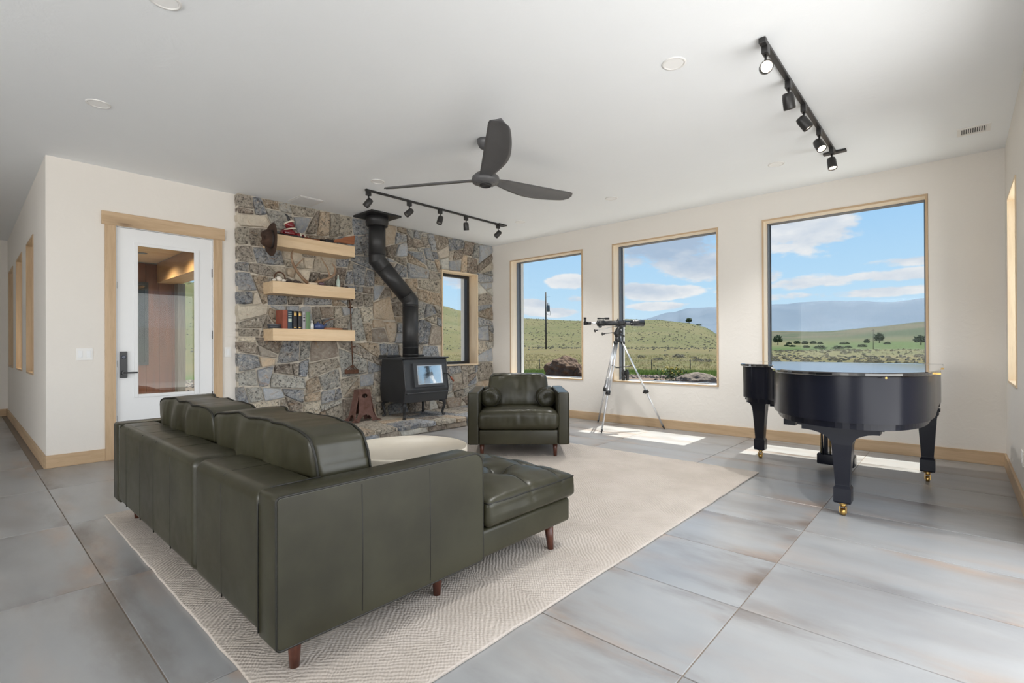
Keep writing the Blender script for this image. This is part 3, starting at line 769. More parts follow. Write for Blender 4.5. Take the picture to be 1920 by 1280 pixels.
cc = put('chaise_cushion', MB().rbox(-2.62, xr + .012, 1.675, 2.40, .286, .418, .034, 4, None, (64, 52, 4), chfn), LEATH, sofa)
CHX, CHY = (xr + .012 + 2.62) / 2, (2.40 - 1.675) / 2
def chtop(x, y):
    p = Vector((x - TFC[0], y - TFC[1], .066)); return chfn(Vector((p.x / CHX, p.y / CHY, 1)), p) + Vector((TFC[0], TFC[1], .352))
for a, b_ in tf:
    p = chtop(a, b_); put('tuft_button', MB().lathe([(.014, -.004), (.013, .001), (.008, .006), (.001, .008)][::1], 12, Matrix.Translation(p)), LEATH, cc)
for b_ in TYS:
    put('tuft_seam', MB().tube([chtop(-2.58 + k * .0212, b_) + Vector((0, 0, .001)) for k in range(42)], .0026, 5), WELT, cc)
for a in TXS:
    put('tuft_seam', MB().tube([chtop(a, 1.70 + k * .017) + Vector((0, 0, .001)) for k in range(41)], .0022, 5), WELT, cc)
pp = MB(); zc = .405
hx, hy = (xr + .012 + 2.62) / 2 - .008, (2.40 - 1.675) / 2 - .008
pp.tube([Vector((TFC[0] + p[0], TFC[1] + p[1], zc)) for p in catmull([(-hx, -hy + .05), (-hx + .05, -hy), (0, -hy - .004), (hx - .05, -hy), (hx, -hy + .05), (hx + .004, 0), (hx, hy - .05), (hx - .05, hy), (0, hy + .004), (-hx + .05, hy), (-hx, hy - .05)], 5)], .004, 6, closed=True)
put('piping', pp, WELT, cc)
for k, (x0, x1) in enumerate(((-4.10, -3.02), (-3.015, -1.885))):
    def bfn(l, p, k=k, x0=x0, x1=x1):
        q = p.copy(); hx_ = (x1 - x0) / 2
        w = math.sin((p.x + k) * 11.0 + 2.0 * math.sin(p.x * 5 + k)) * .010 + crease(p, 7, .016, 1, .4, .6) + crease(p, 19, .006, 1, .4, .4)
        e = 1 - abs(l.x) ** 5
        if abs(l.y) > .5: q.y += (1 if l.y > 0 else -1) * (.040 * (1 - l.z ** 2) * e) + w * (1 - abs(l.z) * .3) * e
        if l.z > .5: q.z += w * .55 * e + .016 * e - .03 * abs(l.x) ** 8
        q.x += .02 * (1 - l.z ** 2) * (1 if l.x > .9 else -1 if l.x < -.9 else 0)
        q.y += -.022 * l.z     # leans on the back
        return q
    m_ = MB().rbox(x0, x1, .93, 1.17, .43, .825, .032, 4, None, (60, 4, 10), bfn)
    cu = put('back_cushion', m_, LEATH, sofa)
    pp = MB(); cx_, cy_, cz_ = (x0 + x1) / 2, 1.05, .6275; hx_ = (x1 - x0) / 2
    for sy_ in (-1, 1):
        pth = [(-(hx_ - .006), z * .19) for z in (-.6, 0, .5, .9)] + [((hx_ - .02) * (-1 + j / 20), .1925) for j in range(41)] + [((hx_ - .006), z * .19) for z in (.9, .5, 0, -.6)]
        pts = []
        for u, z in pth:
            p = Vector((u, sy_ * .113, z)); q = bfn(Vector((p.x / hx_, p.y / .12, p.z / .1975)), p)
            pts.append(q + Vector((cx_, cy_, cz_)))
        pp.tube(pts, .0052, 6)
    put('piping', pp, WELT, cu)
LEG = MB()
def leg_at(root, x, y, h, rt=.027, rb=.017, dx=0, dy=0, world=True):
    return put('leg', MB().cyl((x + dx, y + dy, RZ if world else 0), (x, y, h), rb, rt, 16), WALNUT, root)
for x, y in ((-1.79, .80), (-1.81, 1.47), (-4.16, .80), (-4.16, 1.50), (-2.50, 2.26)): leg_at(sofa, x, y, ZB + .01)
leg_at(sofa, -1.745, 2.225, ZB + .01, dx=.012, dy=.005)

# ------------------------------------------------------------------ armchair (faces the camera side of the room)
fwd = Vector((Fv.x, Fv.y, 0)).normalized()
ch = thing('leather_armchair', 'olive green leather armchair with two round bolsters, near the wood stove', 'chair', (-3.393 + fwd.x * .46, 3.834 + fwd.y * .46, RZ), yaw, world=False)
zt, z0 = .675, .133
ar = []
for sgn in (-1, 1):
    xa, xb = (-.525, -.41) if sgn < 0 else (.41, .525)
    a_ = put('arm', MB().rbox(xa, xb, -.46, .46, z0, zt, .02, 4, None, (1, 4, 3)), LEATH, ch)
    w_ = MB(); X = -.522 if sgn < 0 else .522
    w_.tube([(X, -.452, z0 + .01), (X, -.452, zt - .03), (X, -.43, zt - .009), (X, .43, zt - .009), (X, .452, zt - .03), (X, .452, z0 + .01)], .004, 6)
    X = -.413 if sgn < 0 else .413
    w_.tube([(X, -.453, z0 + .01), (X, -.453, zt - .03), (X, -.43, zt - .008), (X, .40, zt - .008)], .003, 6)
    put('welt', w_, WELT, a_)
put('back_frame', MB().rbox(-.41, .41, .28, .46, z0, zt, .03, 3, None, (4, 1, 2)), LEATH, ch)
put('base', MB().rbox(-.41, .41, -.445, .30, z0, .285, .012, 2), LEATH, ch)
def csf(l, p):
    q = p.copy()
    if l.z > 0: q.z += .02 * (1 - l.x ** 4) * (1 - max(0, l.y) ** 4) + crease(p, 14, .004, 1.6, .5)
    if l.y < -.6: q.y -= .012 * (1 - l.z ** 2) + crease(p, 22, .007, 1, .3, .25) * (1 - l.z ** 2); q.x *= 1.03
    return q
put('seat_cushion', MB().rbox(-.415, .415, -.475, .16, .285, .475, .06, 5, None, (40, 10, 6), csf), LEATH, ch)
def cbf(l, p):
    q = p.copy()
    w = crease(p, 9, .014, 1, .5, .5) + crease(p, 24, .006, 1, .4, .3)
    if l.y < 0: q.y -= .045 * (1 - l.x ** 4) * (1 - l.z ** 2) + w * (1 - l.x ** 6)
    if l.z > .5: q.z += .012 * (1 - l.x ** 4) + w * .4
    q.y += .05 * l.z
    q.x *= 1 + .03 * (1 - l.z * l.z) - .02 * max(0, l.z)
    return q
bc = put('back_cushion', MB().rbox(-.335, .335, .07, .29, .46, .83, .05, 5, None, (36, 3, 14), cbf), LEATH, ch)
w_ = MB()
loop = [(-.30, -.16), (-.312, .10), (-.29, .165), (-.22, .178), (0, .185), (.22, .178), (.29, .165), (.312, .10), (.30, -.16)]
w_.tube([Vector((p[0], .18 - .105 + .05 * p[1] / .185, .645 + p[1])) for p in catmull(loop, 5, False)], .0045, 6)
put('piping', w_, WELT, bc)
for sgn in (-1, 1):
    Mx_ = Matrix.Translation((sgn * .295, .06, .585)) @ Matrix.Rotation(R_(90), 4, 'X') @ Matrix.Rotation(R_(sgn * 6), 4, 'Y')
    bo = put('bolster', MB().lathe([(.002, -.20), (.07, -.198), (.10, -.185), (.104, -.16), (.106, 0), (.104, .16), (.10, .185), (.07, .196), (.035, .192), (.002, .186)], 28, Mx_), LEATH, ch)
    w_ = MB(); w_.tube([Mx_ @ Vector((.103 * math.cos(a), .103 * math.sin(a), .178)) for a in [k * math.pi / 14 for k in range(28)]], .0045, 6, closed=True)
    for k in range(14):
        a = k * math.pi / 7 + .2; w_.tube([Mx_ @ Vector((.085 * math.cos(a), .085 * math.sin(a), .194)), Mx_ @ Vector((.045 * math.cos(a), .045 * math.sin(a), .195))], .0016, 4)
    put('piping', w_, WELT, bo)
for x, y in ((-.385, -.37), (.385, -.37), (-.385, .38), (.385, .38)):
    put('leg', MB().cyl((x, y, 0), (x, y, z0 + .01), .017, .027, 14), WALNUT, ch)

# ------------------------------------------------------------------ round coffee table
LIN = mat('cream_lacquer', (.66, .60, .50), .42, col2=(.61, .55, .45), scale=4, bump=.02)
tb = thing('coffee_table', 'round cream drum coffee table behind the sofa arm', 'table', (-3.087, 2.215, RZ), world=False)
put('tabletop', MB().lathe([(.440, .300), (.452, .304), (.4575, .318), (.4585, .345), (.4585, .396), (.4565, .4045), (.452, .407), (.4475, .4045), (.446, .4005), (.001, .4005)], 72), LIN, tb)
put('base', MB().lathe([(.385, 0), (.39, .006), (.405, .28), (.405, .31)], 56), LIN, tb)

# ------------------------------------------------------------------ wood stove
IRON = mat('stove_iron', (.020, .021, .023), .48, .0, bump=.05, bscale=120, bdist=.001)
IRONG = mat('stove_front', (.042, .044, .048), .42, .0, bump=.05, bscale=120, bdist=.001)
st = thing('wood_stove', 'black cast iron wood stove on curved legs, standing on the hearth', 'stove', (-6.1, 4.54, HZ))
Ya, Yb = 4.148, 4.935
prof = [(-6.375, .37), (-5.83, .37), (-5.785, .555), (-5.845, .985), (-6.36, .985), (-6.415, .555)]
body = MB(); body.prism(prof, Ya, Yb, 'y'); put('firebox', body, IRON, st)
fp = MB()      # front skin, slightly proud, with edge trims
fp.add([(-5.827, Ya, .372), (-5.827, Yb, .372), (-5.782, Yb, .555), (-5.782, Ya, .555), (-5.842, Yb, .982), (-5.842, Ya, .982)], [(0, 1, 2, 3), (3, 2, 4, 5)])
for y in (Ya, Yb - .012): fp.tube([(-5.828, y + .006, .372), (-5.782, y + .006, .555), (-5.843, y + .006, .982)], .009, 6)
put('front_plate', fp, IRONG, st)
tp = MB(); tp.prism([(-6.43, .985), (-5.86, .985), (-5.80, 1.0), (-5.785, 1.012), (-5.80, 1.017), (-6.43, 1.017)], Ya - .015, Yb + .015, 'y'); put('top_plate', tp, IRONG, st)
for ya, yb in ((4.13, 4.37), (4.60, 4.80)):
    put('heat_shield', MB().box(-6.42, -6.20, ya, yb, 1.022, 1.048, bev=.004), IRON, st)
nrm = Vector((.985, 0, .14)).normalized()
dz0, dz1, dy0, dy1 = .585, .925, 4.285, 4.862
def onf(y, z, d=0):   # point on sloped front
    t = (z - .555) / .43; return Vector((-5.782 - .060 * t, y, z)) + nrm * d
def fbox(mb, y0, y1, z0, z1, da, db):
    p = [onf(y, z, d) for d in (da, db) for z in (z0, z1) for y in (y0, y1)]
    mb.add(p, [(0, 2, 3, 1), (4, 5, 7, 6), (0, 1, 5, 4), (2, 6, 7, 3), (0, 4, 6, 2), (1, 3, 7, 5)])
df = MB()
fbox(df, dy0, 4.345, dz0, dz1, 0, .045); fbox(df, 4.802, dy1, dz0, dz1, 0, .045); fbox(df, 4.345, 4.802, dz0, .622, 0, .045); fbox(df, 4.345, 4.802, .892, dz1, 0, .045)
do_ = put('door', df, IRONG, st); do_['o_'] = [-6.1, 4.54, HZ]
g_ = MB(); fbox(g_, 4.345, 4.802, .622, .892, .020, .034); put('glass', g_, mat('stove_glass', (.62, .62, .63), .06, 1.0, bump=.12, bscale=5, bdist=.01), do_)
g_ = MB(); 
for a in ((4.345, 4.353, .622, .892), (4.794, 4.802, .622, .892), (4.353, 4.794, .622, .630), (4.353, 4.794, .884, .892)): fbox(g_, *a, .034, .047)
put('glass_trim', g_, STEEL, do_)
hn = MB(); hn.tube([onf(4.835, .765, .045), onf(4.84, .768, .075), onf(4.865, .76, .085), onf(4.925, .70, .085)], .009, 8); put('door_handle', hn, BLACK, do_)
put('grip', MB().cyl(onf(4.92, .706, .085), onf(4.972, .638, .085), .013, .016, 10), mat('rust_wood_grip', (.28, .07, .03), .4), do_)
put('ash_lip', MB().tube([(-5.785, Ya + .01, .505), (-5.755, Ya + .03, .505), (-5.752, Yb - .03, .505), (-5.785, Yb - .01, .505)], .008, 6), IRONG, st)
for (x, y, sx_, sy_) in ((-5.88, 4.20, 1, -1), (-5.88, 4.875, 1, 1), (-6.335, 4.20, -1, -1), (-6.335, 4.875, -1, 1)):
    dx, dy = sx_ * .04, sy_ * .035
    pts = [(x - dx * .6, y - dy * .6, .375), (x + dx * .5, y + dy * .5, .355), (x + dx * .9, y + dy * .9, .31), (x + dx * .5, y + dy * .5, .235), (x + dx * .3, y + dy * .3, .185), (x + dx * .55, y + dy * .55, .155), (x + dx * 1.0, y + dy * 1.0, HZ + .006)]
    put('leg', MB().tube([Vector(p) for p in catmull(pts, 4, False)], [.030 - .0115 * min(1, i / 12) if i < 18 else .0185 + .001 * (i - 18) for i in range(25)], 10), IRON, st)
    leg_pad = None
# flue pipe
PIPE = mat('flue_black', (.022, .022, .023), .40, .0, rough2=.5, scale=5)
fpz = thing('flue_pipe', 'black stove pipe with two elbows rising from the stove to the ceiling', 'stove pipe', (-6.1, 4.5, 1.017))
c1, c2, r_ = Vector((-6.14, 4.50, 0)), Vector((-6.19, 3.965, 0)), .117
za, zb = 1.86, 2.405
put('lower_section', MB().cyl((c1.x, c1.y, 1.0175), (c1.x, c1.y, za - .06), r_, n=32), PIPE, fpz)
mid = [Vector((c1.x, c1.y, za - .06)), Vector((c1.x, c1.y, za)), Vector((c2.x, c2.y, zb)), Vector((c2.x, c2.y, zb + .06))]
def mitre(mb, pts, r, n=32):   # mitred elbows
    N = len(pts); rings = []
    for i, p in enumerate(pts):
        d0 = (pts[i] - pts[i - 1]).normalized() if i else (pts[1] - pts[0]).normalized(); d1 = (pts[i + 1] - pts[i]).normalized() if i < N - 1 else d0
        t = (d0 + d1).normalized(); k = 1 / max(.3, t.dot(d0))
        side = Vector((1, 0, 0)); side = (side - t * side.dot(t)).normalized(); up = t.cross(side)
        bend = (d1 - d0); bd = (bend - t * bend.dot(t))
        ring = []
        for j in range(n):
            a = 2 * math.pi * j / n; v = side * math.cos(a) + up * math.sin(a)
            if bd.length > 1e-4:
                b_ = bd.normalized(); v = v + b_ * v.dot(b_) * (k - 1)
            ring.append(p + v * r)
        rings += ring
    for i in range(N - 1): mb.add(rings[i * n:(i + 2) * n], [(k, (k + 1) % n, n + (k + 1) % n, n + k) for k in range(n)], True)
dgn = (mid[2] - mid[1]).normalized()
def soft(a, b_, c_, L=.10):
    d0 = (b_ - a).normalized(); d1 = (c_ - b_).normalized()
    return [b_ - d0 * L, b_ - d0 * L * .1 + d1 * L * .1, b_ + d1 * L] if False else [b_ - d0 * L, (b_ - d0 * L * .33 + b_ + d1 * L * .33) / 2 + Vector((0, 0, 0)), b_ + d1 * L]
e1 = MB(); mitre(e1, [mid[0], mid[1] - Vector((0, 0, .0)), mid[1] + dgn * .11], r_); put('elbow', e1, PIPE, fpz)
d_ = MB(); d_.cyl(mid[1] + dgn * .11, mid[2] - dgn * .11, r_, n=32); put('offset_section', d_, PIPE, fpz)
e1 = MB(); mitre(e1, [mid[2] - dgn * .11, mid[2], mid[3]], r_); put('elbow', e1, PIPE, fpz)
put('upper_section', MB().cyl((c2.x, c2.y, zb + .06), (c2.x, c2.y, 2.90), r_, n=32), PIPE, fpz)
put('collar', MB().lathe([(.140, 2.885), (.150, 2.89), (.150, 2.93), (.157, 2.935), (.157, 3.02)], 32, Matrix.Translation((c2.x, c2.y, 0))), PIPE, fpz)
put('ceiling_plate', MB().box(-6.43, -5.945, 3.725, 4.21, 3.018, H - .001, bev=.004), BLACK, fpz)
for p, d in ((Vector((c1.x, c1.y, 1.05)), Vector((0, 0, 1))), (Vector((c1.x, c1.y, 1.16)), Vector((0, 0, 1))), (Vector((c1.x, c1.y, za - .08)), Vector((0, 0, 1))), (mid[1] + dgn * .12, dgn), (mid[2] - dgn * .12, dgn), (Vector((c2.x, c2.y, zb + .07)), Vector((0, 0, 1)))):
    put('joint_band', MB().cyl(p - d * .006, p + d * .006, r_ + .0025, n=32), BLACK, fpz)

# ------------------------------------------------------------------ floating shelves and what stands on them
MAPx = wood('maple_shelf', (.76, .58, .38), (.66, .47, .28), 'y', .5)
SHX0, SHX1 = -6.515, -6.215
shz = [(2.408, 2.556), (1.831, 1.978), (1.252, 1.400)]
for (za, zb), lab in zip(shz, ('top floating pine shelf on the stone wall, holding the rifle', 'middle floating pine shelf on the stone wall, holding the antlers', 'lowest floating pine shelf on the stone wall, holding the books')):
    t = thing('floating_shelf', lab, 'shelf', (-6.36, 3.08, za), group='floating shelves on the stone wall')
    y0 = 2.53
    put('front_board', MB().box(SHX1 - .02, SHX1, y0, 3.63, za, zb, bev=.0015), MAPx, t)
    put('top_board', MB().box(SHX0, SHX1 - .02, y0, 3.63, zb - .02, zb, bev=.0015), MAPx, t)
    put('bottom_board', MB().box(SHX0, SHX1 - .02, y0, 3.63, za, za + .02, bev=.0015), MAPx, t)
    for ya in (y0, 3.61): put('end_board', MB().box(SHX0, SHX1 - .02, ya, ya + .02, za + .02, zb - .02), MAPx, t)
S1, S2, S3 = [b for a, b in shz]
# hat on the shelf corner
FELT = mat('brown_felt', (.055, .026, .014), .85, col2=(.035, .018, .011), scale=12, bump=.2, bscale=200)
ht = thing('cowboy_hat', 'dark brown felt brimmed hat hanging on the end of the top shelf', 'hat', (-6.20, 2.52, 2.475), world=False)
hm = Matrix.Rotation(R_(2), 4, 'Z') @ Matrix.Rotation(R_(90), 4, 'X')    # crown axis (z) towards -y
def hatm(mb, prof, n=36):
    vs_ = []
    for r, z in prof:
        for k in range(n):
            a = 2 * math.pi * k / n; c_, s_ = math.cos(a), math.sin(a)
            zz = z + (.022 * c_ * c_ * (r / .2) ** 2 if r > .1 else -.02 * (abs(s_) < .35) * (z > .08))
            vs_.append(hm @ Vector((r * c_ * (.80 if r < .12 else .86), r * s_ * 1.0, zz)))
    mb.add(vs_, [(i * n + k, i * n + (k + 1) % n, (i + 1) * n + (k + 1) % n, (i + 1) * n + k) for i in range(len(prof) - 1) for k in range(n)], True)
    b_ = len(mb.v) - n; mb.f.append([b_ + k for k in range(n)]); mb.sm.append(True)
h_ = MB(); hatm(h_, [(.105, -.004), (.19, -.004), (.202, .0), (.19, .006), (.112, .004), (.105, .02)]); put('brim', h_, FELT, ht)
h_ = MB(); hatm(h_, [(.109, .0), (.107, .05), (.098, .09), (.08, .118), (.05, .124), (.02, .105)]); put('crown', h_, FELT, ht)
h_ = MB(); hatm(h_, [(.1115, .004), (.1115, .028), (.108, .030)]); put('hat_band', h_, mat('hat_band', (.02, .01, .007), .6), ht)
# red glazed ornament
RED = mat('red_glaze', (.25, .012, .02), .12, coat=.8, col2=(.14, .008, .014), scale=7)
CRM = mat('cream_glaze', (.75, .68, .55), .15, coat=.6)
po = thing('red_ornament', 'glossy red and white glazed ornament with a dark curved stem, on the top shelf', 'ornament', (-6.36, 2.83, S1))
def blob(mb, c, r, s=(1, 1, 1), n=14, k=0):
    prof = [(r * math.sin(math.pi * i / n), -r * math.cos(math.pi * i / n)) for i in range(n + 1)]
    mb.lathe([(max(a, .0005), z) for a, z in prof], 18, Matrix.Translation(c) @ Matrix.Diagonal((*s, 1)))
    return mb
bm_ = MB(); blob(bm_, (-6.36, 2.78, S1 + .062), .085, (.9, 1.15, .75)); blob(bm_, (-6.36, 2.80, S1 + .165), .062, (1, 1.0, .85)); put('body', bm_, RED, po)
sw = MB()
for z, r in ((S1 + .10, .078), (S1 + .195, .052)):
    sw.tube([(-6.36 + r * math.cos(a) * .95, 2.79 + r * math.sin(a) * 1.05, z + .025 * math.sin(a + .6)) for a in [k * math.pi / 10 for k in range(-9, 10)]], .010, 8)
put('white_swirl', sw, CRM, po)
put('stem', MB().tube([Vector(p) for p in catmull([(-6.36, 2.80, S1 + .205), (-6.36, 2.785, S1 + .25), (-6.36, 2.765, S1 + .285), (-6.36, 2.74, S1 + .30)], 4, False)], [.022 - .0013 * i for i in range(13)], 8), BLACK, po)
for k, (y, r) in enumerate(((2.90, .052), (2.96, .043), (3.01, .036), (3.06, .03))):
    bd = put('bead', blob(MB(), (-6.34, y, S1 + r * .8), r, (1, .9, .8)), RED, po)
    put('white_swirl', MB().tube([(-6.34 + r * 1.0 * math.cos(a), y + .010, S1 + r * .8 + r * .84 * math.sin(a)) for a in [j * math.pi / 8 for j in range(-1, 9)]], r * .2, 6), CRM, bd)
# rifle
GW = wood('gun_stock', (.33, .12, .045), (.20, .065, .025), 'y', .35, False)
GM = mat('gun_steel', (.035, .032, .032), .35, .6)
ri = thing('antique_rifle', 'old rifle with a reddish wooden stock lying along the front of the top shelf', 'rifle', (-6.25, 3.1, S1))
put('barrel', MB().cyl((-6.25, 2.60, S1 + .016), (-6.25, 3.27, S1 + .020), .0085, .012, 12), GM, ri)
put('fore_end', MB().rbox(-6.264, -6.236, 2.93, 3.14, S1 + .0005, S1 + .020, .006, 2), GW, ri)
put('receiver', MB().rbox(-6.265, -6.235, 3.22, 3.34, S1 + .006, S1 + .045, .006, 2), GM, ri)
put('trigger_guard', MB().tube([Vector(p) for p in catmull([(-6.25, 3.30, S1 + .012), (-6.25, 3.31, S1 + .003), (-6.25, 3.345, S1 + .003), (-6.25, 3.355, S1 + .015)], 3, False)], .0025, 6), GM, ri)
put('hammer', MB().tube([(-6.25, 3.31, S1 + .045), (-6.25, 3.325, S1 + .065), (-6.25, 3.345, S1 + .07)], .005, 6), GM, ri)
put('stock', MB().prism([(3.33, S1 + .012), (3.42, S1 + .026), (3.63, S1 + .030), (3.64, S1 + .155), (3.50, S1 + .115), (3.44, S1 + .085), (3.39, S1 + .070), (3.33, S1 + .045)], -6.268, -6.232, 'x'), GW, ri)
# antlers
BONE = mat('antler_bone', (.36, .25, .16), .55, col2=(.20, .115, .065), scale=14, bump=.2)
PALEB = mat('pale_bone', (.70, .58, .44), .6)
an = thing('deer_antlers', 'pair of branching deer antlers on a skull plate, on the middle shelf', 'antlers', (-6.33, 3.06, S2))
put('skull_plate', MB().rbox(-6.40, -6.27, 3.01, 3.13, S2 + .001, S2 + .035, .014, 3), PALEB, an)
def tine(root, pts, r0, r1):
    p = [Vector(q) for q in catmull(pts, 5, False)]
    return put('antler', MB().tube(p, [r0 + (r1 - r0) * (i / (len(p) - 1)) ** 1.3 for i in range(len(p))], 8), BONE, root)
a_ = tine(an, [(-6.33, 3.03, S2 + .025), (-6.31, 2.96, S2 + .06), (-6.29, 2.86, S2 + .16), (-6.28, 2.80, S2 + .26), (-6.28, 2.785, S2 + .36), (-6.30, 2.82, S2 + .425)], .023, .008); a_['o_'] = [-6.33, 3.06, S2]
put('tine', MB().tube([Vector(p) for p in catmull([(-6.285, 2.835, S2 + .20), (-6.27, 2.88, S2 + .27), (-6.25, 2.935, S2 + .33)], 4, False)], [.012 - .001 * i for i in range(9)], 8), BONE, a_)
a_ = tine(an, [(-6.33, 3.11, S2 + .025), (-6.30, 3.16, S2 + .06), (-6.27, 3.27, S2 + .11), (-6.25, 3.345, S2 + .17), (-6.24, 3.35, S2 + .25), (-6.25, 3.31, S2 + .31)], .023, .008); a_['o_'] = [-6.33, 3.06, S2]
put('tine', MB().tube([Vector(p) for p in catmull([(-6.26, 3.285, S2 + .13), (-6.29, 3.27, S2 + .24), (-6.34, 3.24, S2 + .33), (-6.36, 3.21, S2 + .40)], 4, False)], [.013 - .0007 * i for i in range(13)], 8), BONE, a_)
put('brow_tine', MB().tube([(-6.31, 3.13, S2 + .045), (-6.26, 3.125, S2 + .10)], [.010, .004], 8), BONE, a_)
# small finds on the middle shelf
RUSTY = mat('rusty_iron', (.075, .038, .022), .75, .3, col2=(.13, .055, .03), scale=30, bump=.4, bscale=80)
o = one('horseshoe', MB().tube([Vector(p) for p in catmull([(0, -.055, .006), (0, -.066, .06), (0, -.045, .11), (0, 0, .13), (0, .045, .11), (0, .066, .06), (0, .055, .006)], 4, False)], .0085, 8), RUSTY, 'rusty horseshoe standing upright at the left end of the middle shelf', 'horseshoe', (-6.33, 2.66, S2))
STW, STD, STP = mat('white_pebble', (.72, .66, .58), .6), mat('dark_pebble', (.05, .035, .03), .5), mat('purple_pebble', (.14, .09, .11), .4)
def pebble(c, r, s, m_, lab, grp=None):
    mb = blob(MB(), (0, 0, r * s[2]), r, s, 8); mb.v = [tuple(Vector(p) * (1 + .18 * noise.noise(Vector(p) * 40 + Vector(c) * 9))) for p in mb.v]
    zmin = min(p[2] for p in mb.v); mb.v = [(p[0], p[1], p[2] - zmin) for p in mb.v]
    return one('pebble', mb, m_, lab, 'stone', c, grp)
G = 'small finds on the middle shelf'
pebble((-6.24, 2.555, S2), .022, (.9, 1.1, .7), STW, 'cream pebble at the far left end of the middle shelf', G)
pebble((-6.24, 2.615, S2), .034, (.9, 1.0, .95), STW, 'largest white chalky stone in front of the horseshoe', G)
pebble((-6.235, 2.668, S2), .024, (.9, 1.2, .7), STW, 'flat cream pebble just right of the white chalky stone', G)
pebble((-6.26, 2.735, S2), .026, (.9, 1.3, .7), STD, 'dark oblong stone right of the horseshoe on the middle shelf', G)
pebble((-6.26, 2.825, S2), .028, (.9, 1.0, .8), STD, 'dark round stone left of the antler base', G)
pebble((-6.26, 2.875, S2), .022, (.9, 1.1, .7), STD, 'small dark stone touching the antler base on its left', G)
pebble((-6.255, 3.17, S2), .034, (.9, 1.15, .7), STP, 'purple stone beside the right antler base', G)
pebble((-6.25, 3.355, S2), .015, (1, 1, .7), STD, 'tiny dark stone left of the clear bottle', G)
pebble((-6.25, 3.465, S2), .017, (1, 1.2, .6), STD, 'tiny dark stone right of the clear bottle', G)
pebble((-6.25, 3.525, S2), .017, (1, 1.3, .6), STD, 'tiny dark stone nearest the right end of the middle shelf', G)
BGL = mat('pale_green_bottle', (.42, .50, .44), .08, spec=.7)
bt_ = thing('glass_bottle', 'small pale green glass bottle on the middle shelf', 'bottle', (-6.27, 3.41, S2), world=False)
put('body', MB().lathe([(.024, .0), (.027, .006), (.027, .075), (.020, .10), (.011, .115), (.010, .145), (.013, .147), (.013, .155)], 16), BGL, bt_)
put('stopper', MB().lathe([(.0095, .155), (.0115, .168), (.004, .172)], 12), CRM, bt_)
# books and the rest on the lowest shelf
def book(y0, y1, h, d, m_, m2, lab, bands=()):
    t = thing('hardcover_book', lab, 'book', (-6.24 - d / 2, (y0 + y1) / 2, S3), group='books on the lowest shelf')
    x1 = -6.235; x0 = x1 - d
    c = MB(); c.box(x0, x1 - .003, y0, y0 + .004, S3, S3 + h); c.box(x0, x1 - .003, y1 - .004, y1, S3, S3 + h)
    n = 6; pr = [(x1 - .006, y0)] + [(x1 - .003 + .006 * math.sin(math.pi * i / n), y0 + (y1 - y0) * i / n) for i in range(n + 1)] + [(x1 - .006, y1)]
    c.prism(pr, S3, S3 + h); put('cover', c, m_, t)
    put('pages', MB().box(x0 + .005, x1 - .006, y0 + .004, y1 - .004, S3 + .005, S3 + h - .005), mat_pages, t)
    for za, zb, mm in bands:
        pr = [(x1 - .0025 + .0062 * math.sin(math.pi * i / n), y0 + .002 + (y1 - y0 - .004) * i / n) for i in range(n + 1)]
        pr2 = [(a - .004, b_) for a, b_ in pr][::-1]
        put('spine_label', MB().prism(pr + pr2, S3 + za, S3 + zb), mm, t)
mat_pages = mat('paper_pages', (.66, .60, .48), .9)
GOLD = mat('gold_foil', (.55, .36, .12), .35, .7); MINT = mat('mint_label', (.48, .55, .46), .7)
book(2.655, 2.715, .232, .20, mat('rust_cloth', (.30, .085, .05), .75, col2=(.25, .065, .04)), None, 'thick rust red book at the left end of the row')
book(2.718, 2.772, .229, .17, mat('navy_cloth', (.03, .055, .085), .65), None, 'navy blue book with a pale mint label on its spine', [(.085, .125, MINT), (.175, .182, MINT), (.148, .155, MINT), (.20, .206, MINT)])
book(2.788, 2.835, .226, .16, mat('black_cloth', (.022, .02, .024), .6), None, 'black book with gold spine bands, next to the navy book', [(.165, .20, GOLD), (.012, .022, GOLD), (.208, .213, GOLD)])
book(2.848, 2.895, .225, .16, bpy.data.materials['black_cloth'], None, 'black book with gold spine bands, next to the grey book', [(.165, .20, GOLD), (.012, .022, GOLD), (.208, .213, GOLD)])
book(2.905, 2.943, .222, .16, mat('grey_cloth', (.34, .33, .34), .7), None, 'thin pale grey book between the black and green books', [(.10, .112, BLACK), (.14, .155, BLACK), (.175, .182, BLACK)])
book(2.948, 3.003, .221, .16, mat('green_cloth', (.13, .22, .11), .7), None, 'green book at the right end of the row')
tn = thing('oval_tin', 'dark grey oval tin at the left end of the lowest shelf', 'tin', (-6.33, 2.60, S3), world=False)
TIN = mat('dark_tin', (.075, .08, .095), .4, .4)
put('tin_body', MB().lathe([(.055, 0), (.062, .004), (.064, .030), (.064, .036)], 28, Matrix.Diagonal((1, 1.35, 1, 1))), TIN, tn)
put('tin_lid', MB().lathe([(.067, .030), (.067, .050), (.062, .054), (.002, .055)], 28, Matrix.Diagonal((1, 1.35, 1, 1))), TIN, tn)
WB = mat('milk_glass', (.62, .62, .60), .1, coat=.4)
vb = thing('white_bottle', 'small stoppered white glass bottle between the green book and the kettle', 'bottle', (-6.26, 3.035, S3), world=False)
put('body', MB().lathe([(.022, 0), (.026, .005), (.026, .06), (.014, .082), (.010, .09)], 18), WB, vb)
put('stopper', blob(MB(), (0, 0, .103), .0135), WB, vb)
BLUE = mat('blue_enamel', (.045, .075, .20), .3, coat=.3, col2=(.03, .05, .14), scale=20)
kt = thing('cast_iron_kettle', 'small blue cast iron kettle with a loop handle on the lowest shelf', 'kettle', (-6.30, 3.14, S3), world=False)
put('body', MB().lathe([(.045, .001), (.072, .008), (.082, .030), (.080, .05), (.062, .068), (.045, .074)], 28), BLUE, kt)
